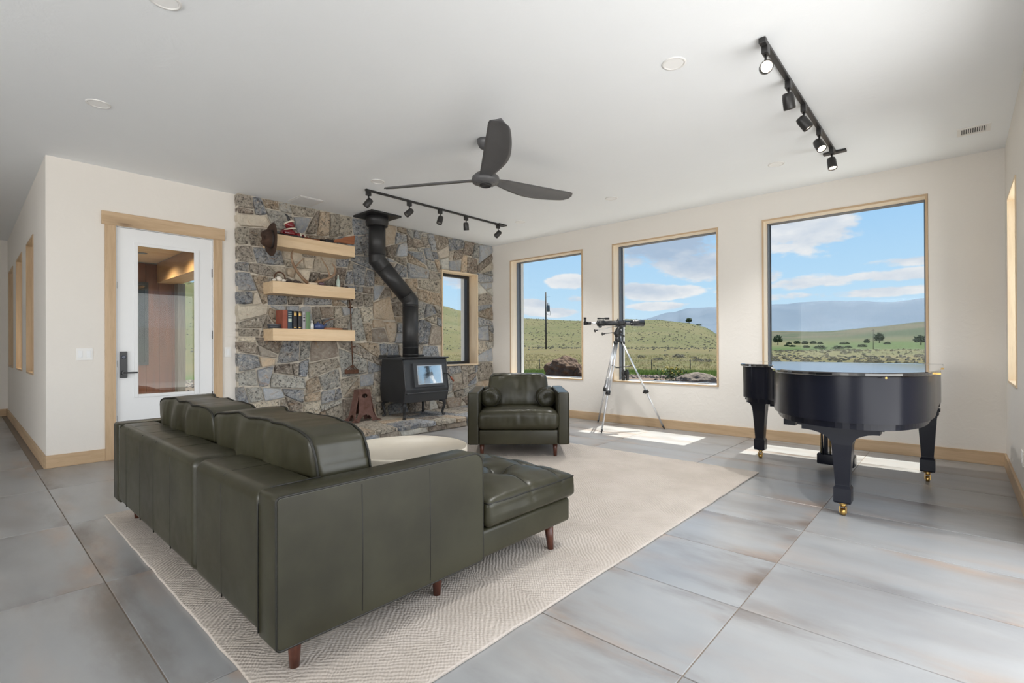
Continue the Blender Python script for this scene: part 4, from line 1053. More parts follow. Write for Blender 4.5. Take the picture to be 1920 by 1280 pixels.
put('lid', MB().lathe([(.045, .072), (.043, .080), (.012, .087), (.009, .092), (.013, .099), (.002, .105)], 20), BLUE, kt)
put('handle', MB().tube([Vector((0, .066 * math.cos(a), .068 + .085 * math.sin(a))) for a in [k * math.pi / 14 for k in range(15)]], .0045, 8), BLACK, kt)
put('spout', MB().tube([(0, .07, .04), (0, .10, .055), (0, .115, .078)], [.016, .011, .008], 10), BLUE, kt)
kn = thing('wooden_pipe', 'brown wooden pipe stem lying right of the blue kettle, dark tip', 'pipe', (-6.26, 3.36, S3))
put('shaft', MB().tube([(-6.27, 3.20, S3 + .014), (-6.26, 3.35, S3 + .014), (-6.25, 3.46, S3 + .012)], [.012, .013, .010], 10), mat('reddish_wood', (.30, .12, .05), .45), kn)
put('tip', MB().cyl((-6.25, 3.46, S3 + .013), (-6.25, 3.535, S3 + .013), .0115, .013, 10), STD, kn)
fe = thing('curved_horn', 'slender brown horn rising behind the blue kettle', 'horn', (-6.40, 3.28, S3))
put('horn', MB().tube([Vector(p) for p in catmull([(-6.40, 3.22, S3 + .006), (-6.40, 3.26, S3 + .085), (-6.40, 3.34, S3 + .135), (-6.40, 3.44, S3 + .165)], 5, False)], [.006, .008, .010, .011, .012, .012, .012, .012, .011, .010, .009, .008, .007, .005, .003, .002], 8), mat('horn_brown', (.16, .09, .055), .5), fe)
# branding iron on the wall
bi = thing('branding_iron', 'rusty long handled iron hanging on the stone wall beside the shelves', 'iron tool', (-6.44, 3.70, .79))
put('rod', MB().tube([(-6.44, 3.672, 1.85), (-6.44, 3.69, 1.70), (-6.435, 3.705, 1.2), (-6.43, 3.715, .915)], .009, 8), RUSTY, bi)
put('hook', MB().tube([(-6.44, 3.672, 1.85), (-6.40, 3.672, 1.86), (-6.38, 3.685, 1.83)], .007, 8), RUSTY, bi)
put('collar', MB().cyl((-6.44, 3.66, 1.73), (-6.44, 3.72, 1.73), .012, n=8), RUSTY, bi)
put('crossbar', MB().cyl((-6.435, 3.70, 1.172), (-6.435, 3.76, 1.172), .008, n=8), RUSTY, bi)
for y in (3.60, 3.66, 3.70, 3.74, 3.79): put('strut', MB().cyl((-6.43, 3.715, .915), (-6.43, y, .845), .006, n=6), RUSTY, bi)
put('head', MB().rbox(-6.45, -6.41, 3.595, 3.80, .79, .85, .008, 2), RUSTY, bi)
put('hanging_nail', MB().cyl((-6.52, 3.672, 1.853), (-6.40, 3.672, 1.853), .004, n=6), BLACK, bi)
# rusty iron stool on the hearth
RST = mat('rusted_plate', (.16, .085, .07), .8, .1, col2=(.10, .045, .03), scale=14, bump=.3, bscale=60)
stl = thing('iron_step_stool', 'rusty brown flared iron stand with an oval hole, left of the wood stove', 'stand', (-6.22, 3.735, HZ), 0, world=False)
def arch(w, h, n=10): return [(w * math.cos(math.pi * k / n), h * math.sin(math.pi * k / n)) for k in range(n + 1)]
def sideplate(wt, wb, foot, hh):
    return [(-wt, hh), (-wt * 1.05, hh * .78), (-wb * .62, hh * .30), (-wb * .82, hh * .12), (-wb - foot, .004), (-wb * .62, .004)] + [(-x_, y_) for x_, y_ in arch(wb * .55, hh * .22)] + [(wb * .62, .004), (wb + foot, .004), (wb * .82, hh * .12), (wb * .62, hh * .30), (wt * 1.05, hh * .78), (wt, hh)]
hole = [(.045 * math.cos(2 * math.pi * k / 16), .355 + .030 * math.sin(2 * math.pi * k / 16)) for k in range(16)]
HS = .43
for k in range(4):
    Mr = Matrix.Rotation(k * math.pi / 2, 4, 'Z')
    wt, wb, off_t, off_b = (.062, .115, .085, .175) if k % 2 == 0 else (.085, .175, .062, .115)
    tilt = math.atan2(off_b - off_t, HS)
    Mx_ = Mr @ Matrix.Translation((0, -off_b, 0)) @ Matrix.Rotation(-tilt, 4, 'X') @ Matrix.Rotation(R_(90), 4, 'X')
    # front of the stand faces +x: k=1
    put('side_plate', MB().plate(sideplate(wt, wb, .075, HS / math.cos(tilt)), [hole] if k in (1, 3) else [], .010, Mx_), RST, stl)
put('top_plate', MB().rbox(-.068, .068, -.092, .092, HS - .006, HS + .008, .006, 2), RST, stl)
# ---PART3---
# ------------------------------------------------------------------ grand piano, tail towards the room
pn = thing('grand_piano', 'black lacquered baby grand piano with brass casters, lid closed, in front of the right window', 'piano', (-.87, 4.9, 0))
ctrl = [(-1.62, 5.98), (-1.62, 5.60), (-1.615, 5.30), (-1.57, 5.10), (-1.45, 4.985), (-1.31, 4.93), (-1.21, 4.80), (-1.15, 4.58), (-1.10, 4.33), (-.98, 4.03), (-.78, 3.83), (-.52, 3.765), (-.30, 3.86), (-.175, 4.08), (-.125, 4.40), (-.12, 4.9), (-.12, 5.98)]
outl = [(p.x, p.y) for p in catmull([Vector((*c, 0)) for c in ctrl], 6, False)]
ZR0, ZR1, ZL = .665, .962, .990
def offs(poly, d):
    n = len(poly); out = []
    for i in range(n):
        a, b_ = Vector(poly[i - 1] if i else poly[0]), Vector(poly[(i + 1) % n] if i < n - 1 else poly[-1])
        t = (b_ - a)
        if t.length < 1e-6: t = Vector((0, 1))
        t.normalize(); out.append((poly[i][0] + t.y * -d, poly[i][1] + t.x * d))
    return out
def rim(mb, poly, t, z0, z1):
    inn = offs(poly, t)
    n = len(poly)
    vs_ = [(*p, z0) for p in poly] + [(*p, z1) for p in poly] + [(*p, z0) for p in inn] + [(*p, z1) for p in inn]
    fs = []
    for i in range(n - 1):
        fs += [(i, i + 1, n + i + 1, n + i), (2 * n + i, 3 * n + i, 3 * n + i + 1, 2 * n + i + 1), (n + i, n + i + 1, 3 * n + i + 1, 3 * n + i), (i, 2 * n + i, 2 * n + i + 1, i + 1)]
    fs += [(0, n, 3 * n, 2 * n), (n - 1, 3 * n - 1, 4 * n - 1, 2 * n - 1)]
    return mb.add(vs_, fs, True)
# orientation: points run so that +d is inward; fix the sign by testing
tst = offs(outl, .05); c_in = sum(1 for a, b_ in zip(outl, tst) if (Vector(b_) - Vector((-.8, 5))).length < (Vector(a) - Vector((-.8, 5))).length)
SG = 1 if c_in > len(outl) / 2 else -1
m_ = MB(); rim(m_, outl, .05 * SG, ZR0, ZR1); o = put('case_rim', m_, PIANOS, pn)
md = o.modifiers.new('edges', 'EDGE_SPLIT'); md.split_angle = R_(40)
m_ = MB(); m_.prism(offs(outl, .045 * SG), ZR0 + .03, ZR0 + .06, smooth=False); put('soundboard', m_, PIANOS, pn)
inner = offs(outl, .03 * SG)
m_ = MB(); m_.prism(inner, .622, ZR0 + .012, smooth=False); put('lower_rim', m_, PIANOS, pn)
lid = offs(outl, -.022 * SG); lid[0] = (lid[0][0], 5.74); lid[-1] = (lid[-1][0], 5.74)
lid = [p for p in lid if p[1] <= 5.741]
m_ = MB(); n = len(lid); l2 = [(p[0] + (q[0] - p[0]) * .3, p[1] + (q[1] - p[1]) * .3) for p, q in zip(lid, offs(lid, .02 * SG))]
vs_ = [(*p, ZR1 + .002) for p in l2] + [(*p, ZR1 + .008) for p in lid] + [(*p, ZL - .006) for p in lid] + [(*p, ZL) for p in l2]
fs = [tuple(range(n))[::-1], tuple(range(3 * n, 4 * n))] + [(k * n + i, k * n + (i + 1) % n, (k + 1) * n + (i + 1) % n, (k + 1) * n + i) for k in range(3) for i in range(n)]
m_.add(vs_, fs, False); put('lid', m_, PIANOL, pn)
put('front_lid', MB().rbox(-1.642, -.098, 5.745, 6.0, ZR1 + .002, ZL, .006, 2), PIANO, pn)
put('key_block', MB().box(-1.62, -.12, 5.60, 6.12, .622, .70, bev=.008), PIANOS, pn)
put('fallboard', MB().prism([(5.78, .70), (6.04, .70), (6.05, .73), (5.98, .80), (5.80, .955), (5.78, .955)], -1.56, -.18, 'x'), PIANO, pn)
for x in (-1.62, -.17): put('key_cheek', MB().prism([(5.97, .70), (6.12, .70), (6.11, .80), (6.02, .93), (5.97, .955)], x, x + .05, 'x'), PIANOS, pn)
put('beam', MB().box(-1.40, -.25, 5.35, 5.45, .56, .622), PIANOS, pn)
for xx in (-.95, -.55): put('beam', MB().box(xx - .04, xx + .04, 4.15, 5.36, .565, .622), PIANOS, pn)
# lid hardware
hw = MB(); hw.box(-.122, -.085, 4.30, 4.34, ZR1 + .004, ZR1 + .016); hw.box(-.122, -.085, 5.2, 5.28, ZR1 + .004, ZR1 + .016); hw.cyl((-.33, 3.80, ZR1 - .002), (-.33, 3.772, ZR1 - .002), .006, n=8)
put('hinge', hw, BRASS, pn)
CAST = mat('dark_caster', (.05, .035, .02), .4, .6)
for nm, (x, y), br in (('left', (-1.535, 5.52), (.13, .09)), ('tail', (-.592, 4.02), (.265, .235)), ('right', (-.198, 5.48), (.11, .085))):
    L_ = MB(); zt_ = .60
    # tapered square leg with spade foot
    prof = [(.060, .50), (.041, .215), (.041, .21), (.051, .19), (.051, .100), (.047, .090)]
    vs_ = []
    prof = [(.062, .595)] + prof
    for h_, z in prof: vs_ += [(x + sx_ * h_, y + sy_ * h_ * .92, z) for sx_, sy_ in ((-1, -1), (1, -1), (1, 1), (-1, 1))]
    fs = [(k * 4 + i, k * 4 + (i + 1) % 4, k * 4 + 4 + (i + 1) % 4, k * 4 + 4 + i) for k in range(len(prof) - 1) for i in range(4)] + [(0, 3, 2, 1), tuple(range(len(vs_) - 4, len(vs_)))]
    L_.add(vs_, fs)
    lg = put('leg', L_, PIANOS, pn); lg['o_'] = [-.87, 4.9, 0]
    bl, brr = br
    def brk(w0, w1):
        left = [(-w0 * 1.0, .622), (-w0, .602), (-w0 * .90, .602), (-w0 * .90, .575)]
        cvl = [(-.06 - (w0 * .86 - .06) * (1 - math.sin(a)) , .575 - .085 * (1 - math.cos(a))) for a in [k * math.pi / 2 / 8 for k in range(9)]]
        right = [(w1, .622), (w1, .602), (w1 * .90, .602), (w1 * .90, .575)]
        cvr = [(.06 + (w1 * .86 - .06) * (1 - math.sin(a)), .575 - .085 * (1 - math.cos(a))) for a in [k * math.pi / 2 / 8 for k in range(9)]]
        return left + cvl + cvr[::-1] + right[::-1]
    bp = MB(); bp.prism([(x + u, z) for u, z in brk(bl, brr)], y - .06, y + .06, 'y')
    put('bracket', bp, PIANOS, lg)
    cs = MB(); cs.lathe([(.030, .078), (.030, .09)], 16, Matrix.Translation((x, y, 0))); cs.lathe([(.012, .055), (.020, .078)], 12, Matrix.Translation((x, y, 0)))
    for d in (-.018, .018): cs.box(x + d - .003, x + d + .003, y - .014, y + .014, .018, .062)
    put('caster_fork', cs, BRASS, lg)
    put('caster_wheel', MB().cyl((x - .013, y, .0235), (x + .013, y, .0235), .0235, n=20), BRASS, lg)
lyx, lyy = -.865, 5.52
ly = put('pedal_lyre', MB().rbox(lyx - .15, lyx + .15, lyy - .075, lyy + .075, .035, .135, .012, 2), PIANOS, pn); ly['o_'] = [-.87, 4.9, 0]
m_ = MB()
for dx in (-.085, .085): m_.box(lyx + dx - .016, lyx + dx + .016, lyy - .02, lyy + .02, .13, .622)
put('lyre_post', m_, PIANOS, ly)
m_ = MB()
for dx in (-.12, -.045, .03): m_.cyl((lyx + dx, lyy - .035, .13), (lyx + dx, lyy - .035, .622), .0055, n=8)
put('pedal_rod', m_, BRASS, ly)
m_ = MB()
for dx in (-.06, 0, .06): m_.rbox(lyx + dx - .014, lyx + dx + .014, lyy + .07, lyy + .19, .05, .062, .004, 2)
put('pedal', m_, BRASS, ly)
m_ = MB()
for dx in (-.1, .1): m_.cyl((lyx + dx, lyy - .05, .10), (lyx + dx * .6, lyy - .40, .62), .008, n=8)
put('lyre_brace', m_, PIANOS, ly)

# ------------------------------------------------------------------ telescope on tripod
tl = thing('tripod_telescope', 'black refractor telescope on a silver tripod in front of the middle window', 'telescope', (-3.58, 6.22, 0))
hub = Vector((-3.640, 6.265, 1.25))
feet = [Vector((-4.10, 6.455, 0)), Vector((-3.56, 5.69, 0)), Vector((-3.06, 6.535, 0))]
for ft in feet:
    top = hub + (ft - hub).normalized() * .02 + Vector(((ft.x - hub.x) * .09, (ft.y - hub.y) * .09, -.02))
    d = (ft - top); p = lambda t: top + d * t
    sd = d.cross(Vector((0, 0, 1))).normalized() * .020
    m_ = MB(); m_.tube([p(0) + sd, p(.56) + sd], .011, 8); m_.tube([p(0) - sd, p(.56) - sd], .011, 8)
    lg = put('leg', m_, STEEL, tl); lg['o_'] = [-3.58, 6.22, 0]
    put('lower_tube', MB().tube([p(.42), p(.965)], .0125, 10), STEEL, lg)
    cl_ = MB(); cl_.tube([p(.545), p(.585)], .034, 8); cl_.cyl(p(.565), p(.565) + d.cross(sd).normalized() * .05, .012, n=8); put('leg_clamp', cl_, BLACK, lg)
    put('foot', MB().tube([p(.96), p(.998)], [.015, .006], 10), BLACK, lg)
    m_ = MB(); m_.tube([top + Vector((0, 0, .02)), p(.02)], .030, 8); put('leg_hinge', m_, BLACK, lg)
m_ = MB()
for ft in feet: m_.tube([(hub.x, hub.y, .86), (hub.x + (ft.x - hub.x) * .30, hub.y + (ft.y - hub.y) * .30, .885)], .006, 6)
m_.cyl((hub.x, hub.y, .852), (hub.x, hub.y, .868), .035, n=12)
put('spreader', m_, BLACK, tl)
ax = (Rv * .985 + Fv * .12 + Vector((0, 0, .012))).normalized(); tc_ = hub + Vector((.03, .03, .245))
axu = Vector((0, 0, 1)); axs = ax.cross(axu).normalized()
m_ = MB(); m_.cyl(hub + Vector((0, 0, -.03)), hub + Vector((0, 0, .05)), .045, .035, 14); m_.tube([hub + Vector((0, 0, .04)), hub + Vector((-.015, 0, .10)), hub + Vector((.005, 0, .15)), tc_ - axu * .045], [.034, .04, .032, .03], 12); m_.tube([hub + Vector((.0, 0, .09)) - ax * .05, hub + Vector((0, 0, .13)) + ax * .05], .028, 10)
m_.tube([hub + Vector((0, 0, .10)), hub + Vector((0, 0, .055)) + ax * .10], .012, 8)
put('mount_head', m_, BLACK, tl)
m_ = MB(); m_.tube([hub + Vector((0, 0, .125)) + ax * .04, hub + Vector((0, 0, .16)) + ax * .045], .022, 10); m_.tube([hub + Vector((0, 0, .06)) - ax * .0, hub + Vector((0, 0, .045)) + ax * .045], .014, 8); put('setting_circle', m_, STEEL, tl)
m_ = MB(); m_.cyl(tc_ - ax * .24, tc_ + ax * .21, .036, n=24); tub = put('optical_tube', m_, BLACKG, tl); tub['o_'] = [-3.58, 6.22, 0]
put('dew_shield', MB().lathe([(.041, .16), (.045, .165), (.045, .172), (.041, .176), (.046, .195), (.0475, .20), (.0475, .345), (.044, .345), (.042, .30), (.001, .29)], 28, Matrix.Translation(tc_) @ ax.to_track_quat('Z', 'Y').to_matrix().to_4x4()), BLACKG, tub)
m_ = MB(); m_.cyl(tc_ - ax * .34, tc_ - ax * .24, .042, .040, 20); m_.cyl(tc_ - ax * .30 - axu * .05 - axs * .035, tc_ - ax * .30 - axu * .05 + axs * .035, .017, n=12); put('focuser', m_, BLACK, tub)
put('drawtube', MB().cyl(tc_ - ax * .42, tc_ - ax * .34, .014, n=14), STEEL, tub)
m_ = MB(); q = tc_ - ax * .47; m_.cyl(q + ax * .035, q - ax * .02, .020, n=14); m_.rbox(-.024, .024, -.018, .018, -.024, .024, .006, 2, Matrix.Translation(q - ax * .045)); m_.cyl(q - ax * .05, q - ax * .05 + axu * .06, .017, n=14); m_.cyl(q - ax * .05 + axu * .06, q - ax * .05 + axu * .085, .020, n=14); put('eyepiece', m_, BLACK, tub)
m_ = MB(); fs0 = tc_ + axu * .068; m_.tube([fs0 - ax * .34, fs0 - ax * .30, fs0 - ax * .29, fs0 - ax * .24, fs0 - ax * .23, fs0 - ax * .17], [.012, .012, .009, .009, .015, .015], 12); m_.tube([fs0 - ax * .255, tc_ + axu * .03 - ax * .255], .008, 6); put('finder_scope', m_, BLACK, tub)
m_ = MB()
for k in (-.045, .05): m_.cyl(tc_ + ax * (k - .014), tc_ + ax * (k + .014), .041, n=20)
m_.box(-.07, .07, -.02, .02, -.055, -.035, Matrix.Translation(tc_) @ Matrix.Rotation(yaw, 4, 'Z')); m_.cyl(tc_ + axu * .038 - ax * .04, tc_ + axu * .062 - ax * .04, .009, n=8); put('tube_ring', m_, BLACK, tub)
put('tube_lettering', MB().add([tc_ + ax * a - Fv * .0372 + axu * b_ for a, b_ in ((.075, -.004), (.135, -.004), (.135, .010), (.075, .010))], [(0, 1, 2, 3)]).add([tc_ + ax * a - Fv * .0372 + axu * b_ for a, b_ in ((.145, -.012), (.165, -.012), (.165, .0), (.145, .0))], [(0, 1, 2, 3)]), mat('pale_marking', (.22, .22, .23), .5), tub)
for a0, a1 in ((hub + Vector((0, 0, .20)) - ax * .03, hub + Vector((0, 0, .145)) - ax * .30), (hub + Vector((0, 0, .115)) - ax * .03, hub + Vector((0, 0, .095)) - ax * .19)):
    d = (a1 - a0).normalized()
    c_ = put('control_cable', MB().tube([a0, a1], .0045, 8), STEEL if a0.z > hub.z + .15 else BLACK, tl); c_['o_'] = [-3.58, 6.22, 0]
    m_ = MB(); m_.tube([a1 - d * .0, a1 + d * .03], [.010, .010], 10); m_.tube([a1 + d * .03, a1 + d * .042], [.022, .022], 10); put('knob', m_, BLACK, c_)
# binoculars on the sill
bn = thing('binoculars', 'black binoculars standing upright on the sill of the middle window', 'binoculars', (-3.785, 6.735, .644), R_(12), world=False)
for s_ in (-1, 1):
    put('barrel', MB().lathe([(.024, 0), (.026, .004), (.026, .055), (.021, .07), (.027, .085), (.029, .12), (.024, .135), (.018, .142), (.018, .165), (.015, .17)], 18, Matrix.Translation((s_ * .031, 0, 0))), BLACK, bn)
put('bridge', MB().rbox(-.012, .012, -.012, .012, .075, .125, .004, 2), BLACK, bn)
put('focus_wheel', MB().lathe([(.010, .128), (.010, .150), (.006, .153)], 14), BLACK, bn)

# ------------------------------------------------------------------ ceiling fan
FZ, FX, FY, FR = 2.675, -3.205, 3.185, 1.09
fn_ = thing('ceiling_fan', 'charcoal grey three blade ceiling fan hanging in the middle of the room', 'ceiling fan', (FX, FY, FZ), world=False)
put('canopy', MB().lathe([(.03, H - FZ - .085), (.055, H - FZ - .07), (.075, H - FZ - .03), (.078, H - FZ - .001)], 28), CHAR, fn_)
put('downrod', MB().cyl((0, 0, .06), (0, 0, H - FZ - .07), .016, n=12), CHAR, fn_)
put('motor_hub', MB().lathe([(.05, .075), (.09, .06), (.122, .03), (.128, .0), (.118, -.022), (.085, -.036), (.052, -.040)], 36), CHAR, fn_)
put('hub_cap', MB().lathe([(.054, -.036), (.054, -.050), (.046, -.056), (.044, -.050), (.002, -.048)], 28), BLACK, fn_)
m_ = MB()
for k in range(9):
    a = 2 * math.pi * k / 9 + .2; m_.lathe([(.007, -.036), (.006, -.031)], 8, Matrix.Translation((.088 * math.cos(a), .088 * math.sin(a), .001)))
put('bolt', m_, BLACK, fn_)
bl_ = None
for th in (-41, 79, 199):
    if not bl_:
        m_ = MB(); N = 26; M2 = 9; top = []; bot = []
        for i in range(N + 1):
            u = i / N; r = .075 + (FR - .075) * u
            lead = -.062 + .012 * u           # near-straight edge
            bul = .055 + .105 * math.sin(min(1, (max(0, u - .06)) / .5) * math.pi / 2) ** 1.2 * (1 if u < .5 else 1 - .62 * ((u - .5) / .5) ** 2.2)
            if u > .93: f = math.sqrt(max(0, 1 - ((u - .93) / .07) ** 2)); mid_ = (lead + bul) / 2 + .02; lead = mid_ + (lead - mid_) * (.25 + .75 * f); bul = mid_ + (bul - mid_) * (.25 + .75 * f)
            pitch = R_(15) * min(1, u / .16 + .2)
            for j in range(M2 + 1):
                t = j / M2; c_ = lead + (bul - lead) * t
                cam_ = .012 * math.sin(math.pi * t); th_ = .006 * math.sin(math.pi * t) ** .5 + .0015
                zz = .006 - math.sin(pitch) * (c_ - .0) + cam_ + .055 * u
                top.append((r, c_ * math.cos(pitch), zz + th_)); bot.append((r, c_ * math.cos(pitch), zz - th_))
        nn = len(top); W2 = M2 + 1
        fs = []
        for i in range(N):
            for j in range(M2):
                a = i * W2 + j; fs += [(a, a + W2, a + W2 + 1, a + 1), (nn + a, nn + a + 1, nn + a + W2 + 1, nn + a + W2)]
            fs += [(i * W2, nn + i * W2, nn + (i + 1) * W2, (i + 1) * W2), (i * W2 + M2, (i + 1) * W2 + M2, nn + (i + 1) * W2 + M2, nn + i * W2 + M2)]
        fs += [(N * W2 + j, nn + N * W2 + j, nn + N * W2 + j + 1, N * W2 + j + 1) for j in range(M2)] + [(j, j + 1, nn + j + 1, nn + j) for j in range(M2)]
        m_.add(top + bot, fs, True); bl_ = m_.mesh('blade'); bl_.materials.append(CHAR)
    o = put('blade', bl_, None, fn_); o.rotation_euler = (0, 0, R_(th))

# ------------------------------------------------------------------ track lights, recessed lights, vents
TRK = mat('track_black', (.020, .019, .019), .38, .0)
LAMP = mat('lit_lamp_face', (.9, .8, .65), .4, emit=(1, .82, .60), es=6)
LAMPOFF = mat('lamp_lens', (.35, .33, .30), .2)
def head_parts(root, base, d, lit):
    d = Vector(d).normalized(); b0 = Vector(base)
    hd = put('lamp_head', MB().rbox(b0.x - .018, b0.x + .018, b0.y - .03, b0.y + .03, b0.z - .055, b0.z, .004, 2), TRK, root); hd['o_'] = root['o_']
    piv = b0 + Vector((0, 0, -.135))
    put('stem', MB().tube([b0 + Vector((0, 0, -.05)), piv + Vector((0, 0, .0))], .0075, 8), TRK, hd)
    Mx_ = Matrix.Translation(piv) @ d.to_track_quat('Z', 'Y').to_matrix().to_4x4()
    put('shade', MB().lathe([(.002, -.052), (.028, -.050), (.034, -.045), (.038, -.02), (.039, .055), (.037, .060), (.033, .058), (.033, .045)], 24, Mx_, caps=False), TRK, hd)
    put('lens', MB().lathe([(.0335, .046), (.0335, .050), (.002, .0505)], 24, Mx_), LAMP if lit else LAMPOFF, hd)
    if lit:
        l = bpy.data.lights.new('track_lamp', 'SPOT'); l.energy = 9; l.spot_size = R_(70); l.spot_blend = .6; l.color = (1, .86, .68); l.shadow_soft_size = .03
        lo = bpy.data.objects.new('track_lamp', l); COL.objects.link(lo); lo.location = piv + d * .075; lo.rotation_euler = d.to_track_quat('-Z', 'Y').to_euler()
tk = thing('track_light', 'black ceiling track with five lit spot heads, right of the fan', 'track light', (-.885, 4.48, H), group='ceiling track lights')
put('rail', MB().box(-.902, -.868, 3.27, 5.68, H - .022, H - .0005, bev=.003), TRK, tk)
put('feed_end', MB().box(-.98, -.79, 5.62, 5.68, H - .020, H - .0005, bev=.003), TRK, tk)
put('end_cap', MB().box(-.905, -.865, 3.255, 3.30, H - .035, H - .0005, bev=.003), TRK, tk)
toC = Vector((0, 0, CH)) - Vector((-.885, 3.33, 2.88))
for y, d in ((3.333, (toC.x + .35, toC.y, toC.z + .3)), (3.888, (.05, .35, -1)), (4.353, Rv * .5 - Fv * .15 + Vector((0, 0, -.75))), (4.924, -Fv * .55 + Vector((0, 0, -.8)) + Rv * .05), (5.491, -Fv * .25 + Vector((0, 0, -1)))):
    head_parts(tk, (-.885, y, H - .020), d, True)
tk = thing('track_light', 'black ceiling track with five spot heads in front of the stone wall', 'track light', (-5.24, 4.38, H), group='ceiling track lights')
put('rail', MB().box(-5.257, -5.223, 3.20, 5.52, H - .022, H - .0005, bev=.003), TRK, tk)
put('feed_end', MB().box(-5.29, -5.19, 5.45, 5.62, H - .020, H - .0005, bev=.003), TRK, tk)
for y, d in ((3.24, Rv * -.35 - Vector((0, 0, 1)) * .5 - Fv * .1), (3.83, Rv * -.40 - Fv * .25 - Vector((0, 0, .45))), (4.335, Rv * -.16 - Fv * .25 - Vector((0, 0, .8))), (4.81, Rv * .04 + Fv * .2 - Vector((0, 0, .9))), (5.47, Rv * -.45 - Fv * .1 - Vector((0, 0, .5)))):
    head_parts(tk, (-5.24, y, H - .020), d, False)
cn_ = 0
canl = None
for x, y, lab in ((-4.93, .71, 'round white recessed ceiling light nearest the hallway corner'), (-3.20, .74, 'round white recessed ceiling light at the top edge of the picture'), (-1.405, 3.165, 'round white recessed ceiling light beside the lit track'),
                  (-4.91, 3.154, 'round white recessed ceiling light left of the fan hub'), (-1.40, 5.63, 'round white recessed ceiling light near the right window and lit track'), (-3.285, 5.51, 'round white recessed ceiling light above the gap between left and middle windows'), (-4.92, 5.62, 'round white recessed ceiling light in the far corner of the room')):
    if not canl:
        canl = thing('recessed_light', lab, 'ceiling light', (x, y, H), group='recessed ceiling lights', world=False)
        put('trim_ring', MB().lathe([(.078, -.0003), (.077, -.005), (.068, -.007), (.063, -.004), (.061, .0)], 36, caps=False), WHITEP, canl)
        put('lens', MB().lathe([(.0615, -.0005), (.061, -.003), (.001, -.0032)], 32, smooth=False), mat('can_lens', (.92, .92, .91), .5), canl)
    else: dup(canl, (x, y, H), 0, lab)
for x, y, e in ((-1.405, 3.165, 34), (-1.40, 5.63, 34), (-3.285, 5.51, 36), (-4.91, 3.154, 24), (-4.92, 5.62, 30)):  # spots added for even fill; the cans themselves look unlit
    l = bpy.data.lights.new('recessed_fill', 'SPOT'); l.energy = e * 3.4; l.spot_size = R_(112); l.spot_blend = 1.0; l.color = (1, .985, .965); l.shadow_soft_size = .05
    lo = bpy.data.objects.new('recessed_fill', l); COL.objects.link(lo); lo.location = (x, y, H - .06)
vt = thing('ceiling_vent', 'white slotted air vent in the ceiling near the right wall', 'vent', (.11, 5.9, H), group='ceiling vents and panels')
m_ = MB(); m_.box(-.0, .22, 5.80, 5.83, H - .008, H - .0004); m_.box(-.0, .22, 5.97, 6.0, H - .008, H - .0004); m_.box(0, .03, 5.83, 5.97, H - .008, H - .0004); m_.box(.19, .22, 5.83, 5.97, H - .008, H - .0004)
put('frame', m_, WHITEP, vt)
put('dark_backing', MB().box(.03, .19, 5.83, 5.97, H - .0015, H - .0003), BLACK, vt)  # flat black sheet stands in for the shade behind the slats
for k in range(11): put('slat', MB().box(.037 + k * .0145, .0395 + k * .0145 + .004, 5.832, 5.968, H - .007, H - .002), WHITEP, vt)
ap = thing('ceiling_panel', 'flush white square access panel in the ceiling above the top shelf', 'panel', (-6.25, 2.96, H), group='ceiling vents and panels')
put('frame', MB().box(-6.43, -6.06, 2.79, 3.115, H - .005, H - .0004), WHITEP, ap); put('panel', MB().box(-6.405, -6.085, 2.815, 3.09, H - .0075, H - .005), WHITE, ap)
# switches and outlets
def plate(lab, y0, y1, z0, z1, n, x=XL, s_=1):
    t = thing('light_switch' if n else 'wall_outlet', lab, 'light switch' if n else 'outlet', (x, (y0 + y1) / 2, (z0 + z1) / 2))
    a, b_ = (x + .0003, x + .006) if s_ > 0 else (x - .006, x - .0003)
    put('wall_plate', MB().box(a, b_, y0, y1, z0, z1, bev=.002), WHITEP, t)
    for k in range(max(n, 1)):
        yc = y0 + (y1 - y0) * (k + .5) / max(n, 1)
        if n: put('rocker', MB().box(x + .005, x + .0095, yc - .017, yc + .017, z0 + .026, z1 - .026, bev=.0015), WHITE, t)
        else:
            for dz in (-.02, .02): put('socket', MB().box(a - .002, a + .001, yc - .016, yc + .016, (z0 + z1) / 2 + dz - .014, (z0 + z1) / 2 + dz + .014, bev=.001), WHITE, t)
plate('white double rocker switch on the wall left of the door', .774, .903, 1.045, 1.167, 2)
plate('white single rocker switch between the door and stone wall', 2.12, 2.196, 1.053, 1.173, 1)
plate('white socket low on the right wall at the picture edge', 4.985, 5.115, .298, .405, 0, XR, -1)

# ================================================================== outdoors
KO = .42     # outdoor colours scaled darker to offset the strengthened sun
def ko(c): return tuple(x * KO for x in c)
TER, T = newmat('range_land')
g = T.n('ShaderNodeNewGeometry').outputs['Position']; sp = T.n('ShaderNodeSeparateXYZ', Vector=g)
dist = T.m('SQRT', T.m('ADD', T.m('MULTIPLY', sp.outputs[0], sp.outputs[0]), T.m('MULTIPLY', sp.outputs[1], sp.outputs[1])))
n1 = T.noise(g, .06, 6, .6); n2 = T.noise(g, .5, 6, .65); n3 = T.noise(g, 3.5, 5, .7); n4 = T.noise(g, .012, 5, .6)
dd = T.m('ADD', dist, T.m('MULTIPLY', T.m('SUBTRACT', n2, .5), 6.0))
gravel = T.mix(n3, (.30, .20, .135, 1), (.44, .33, .25, 1))
green = T.mix(n3, (.10, .16, .035, 1), (.19, .26, .07, 1))
tan_ = T.mix(T.mapr(n1, .35, .65), (.30, .25, .11, 1), (.215, .21, .085, 1))
tan_ = T.mix(T.mapr(n2, .4, .7, 0, .7), tan_, (.29, .22, .125, 1))
hill = T.mix(T.mapr(n1, .35, .65), (.275, .25, .115, 1), (.21, .215, .09, 1)); hill = T.mix(T.mapr(n2, .45, .7, 0, .6), hill, (.33, .29, .165, 1))
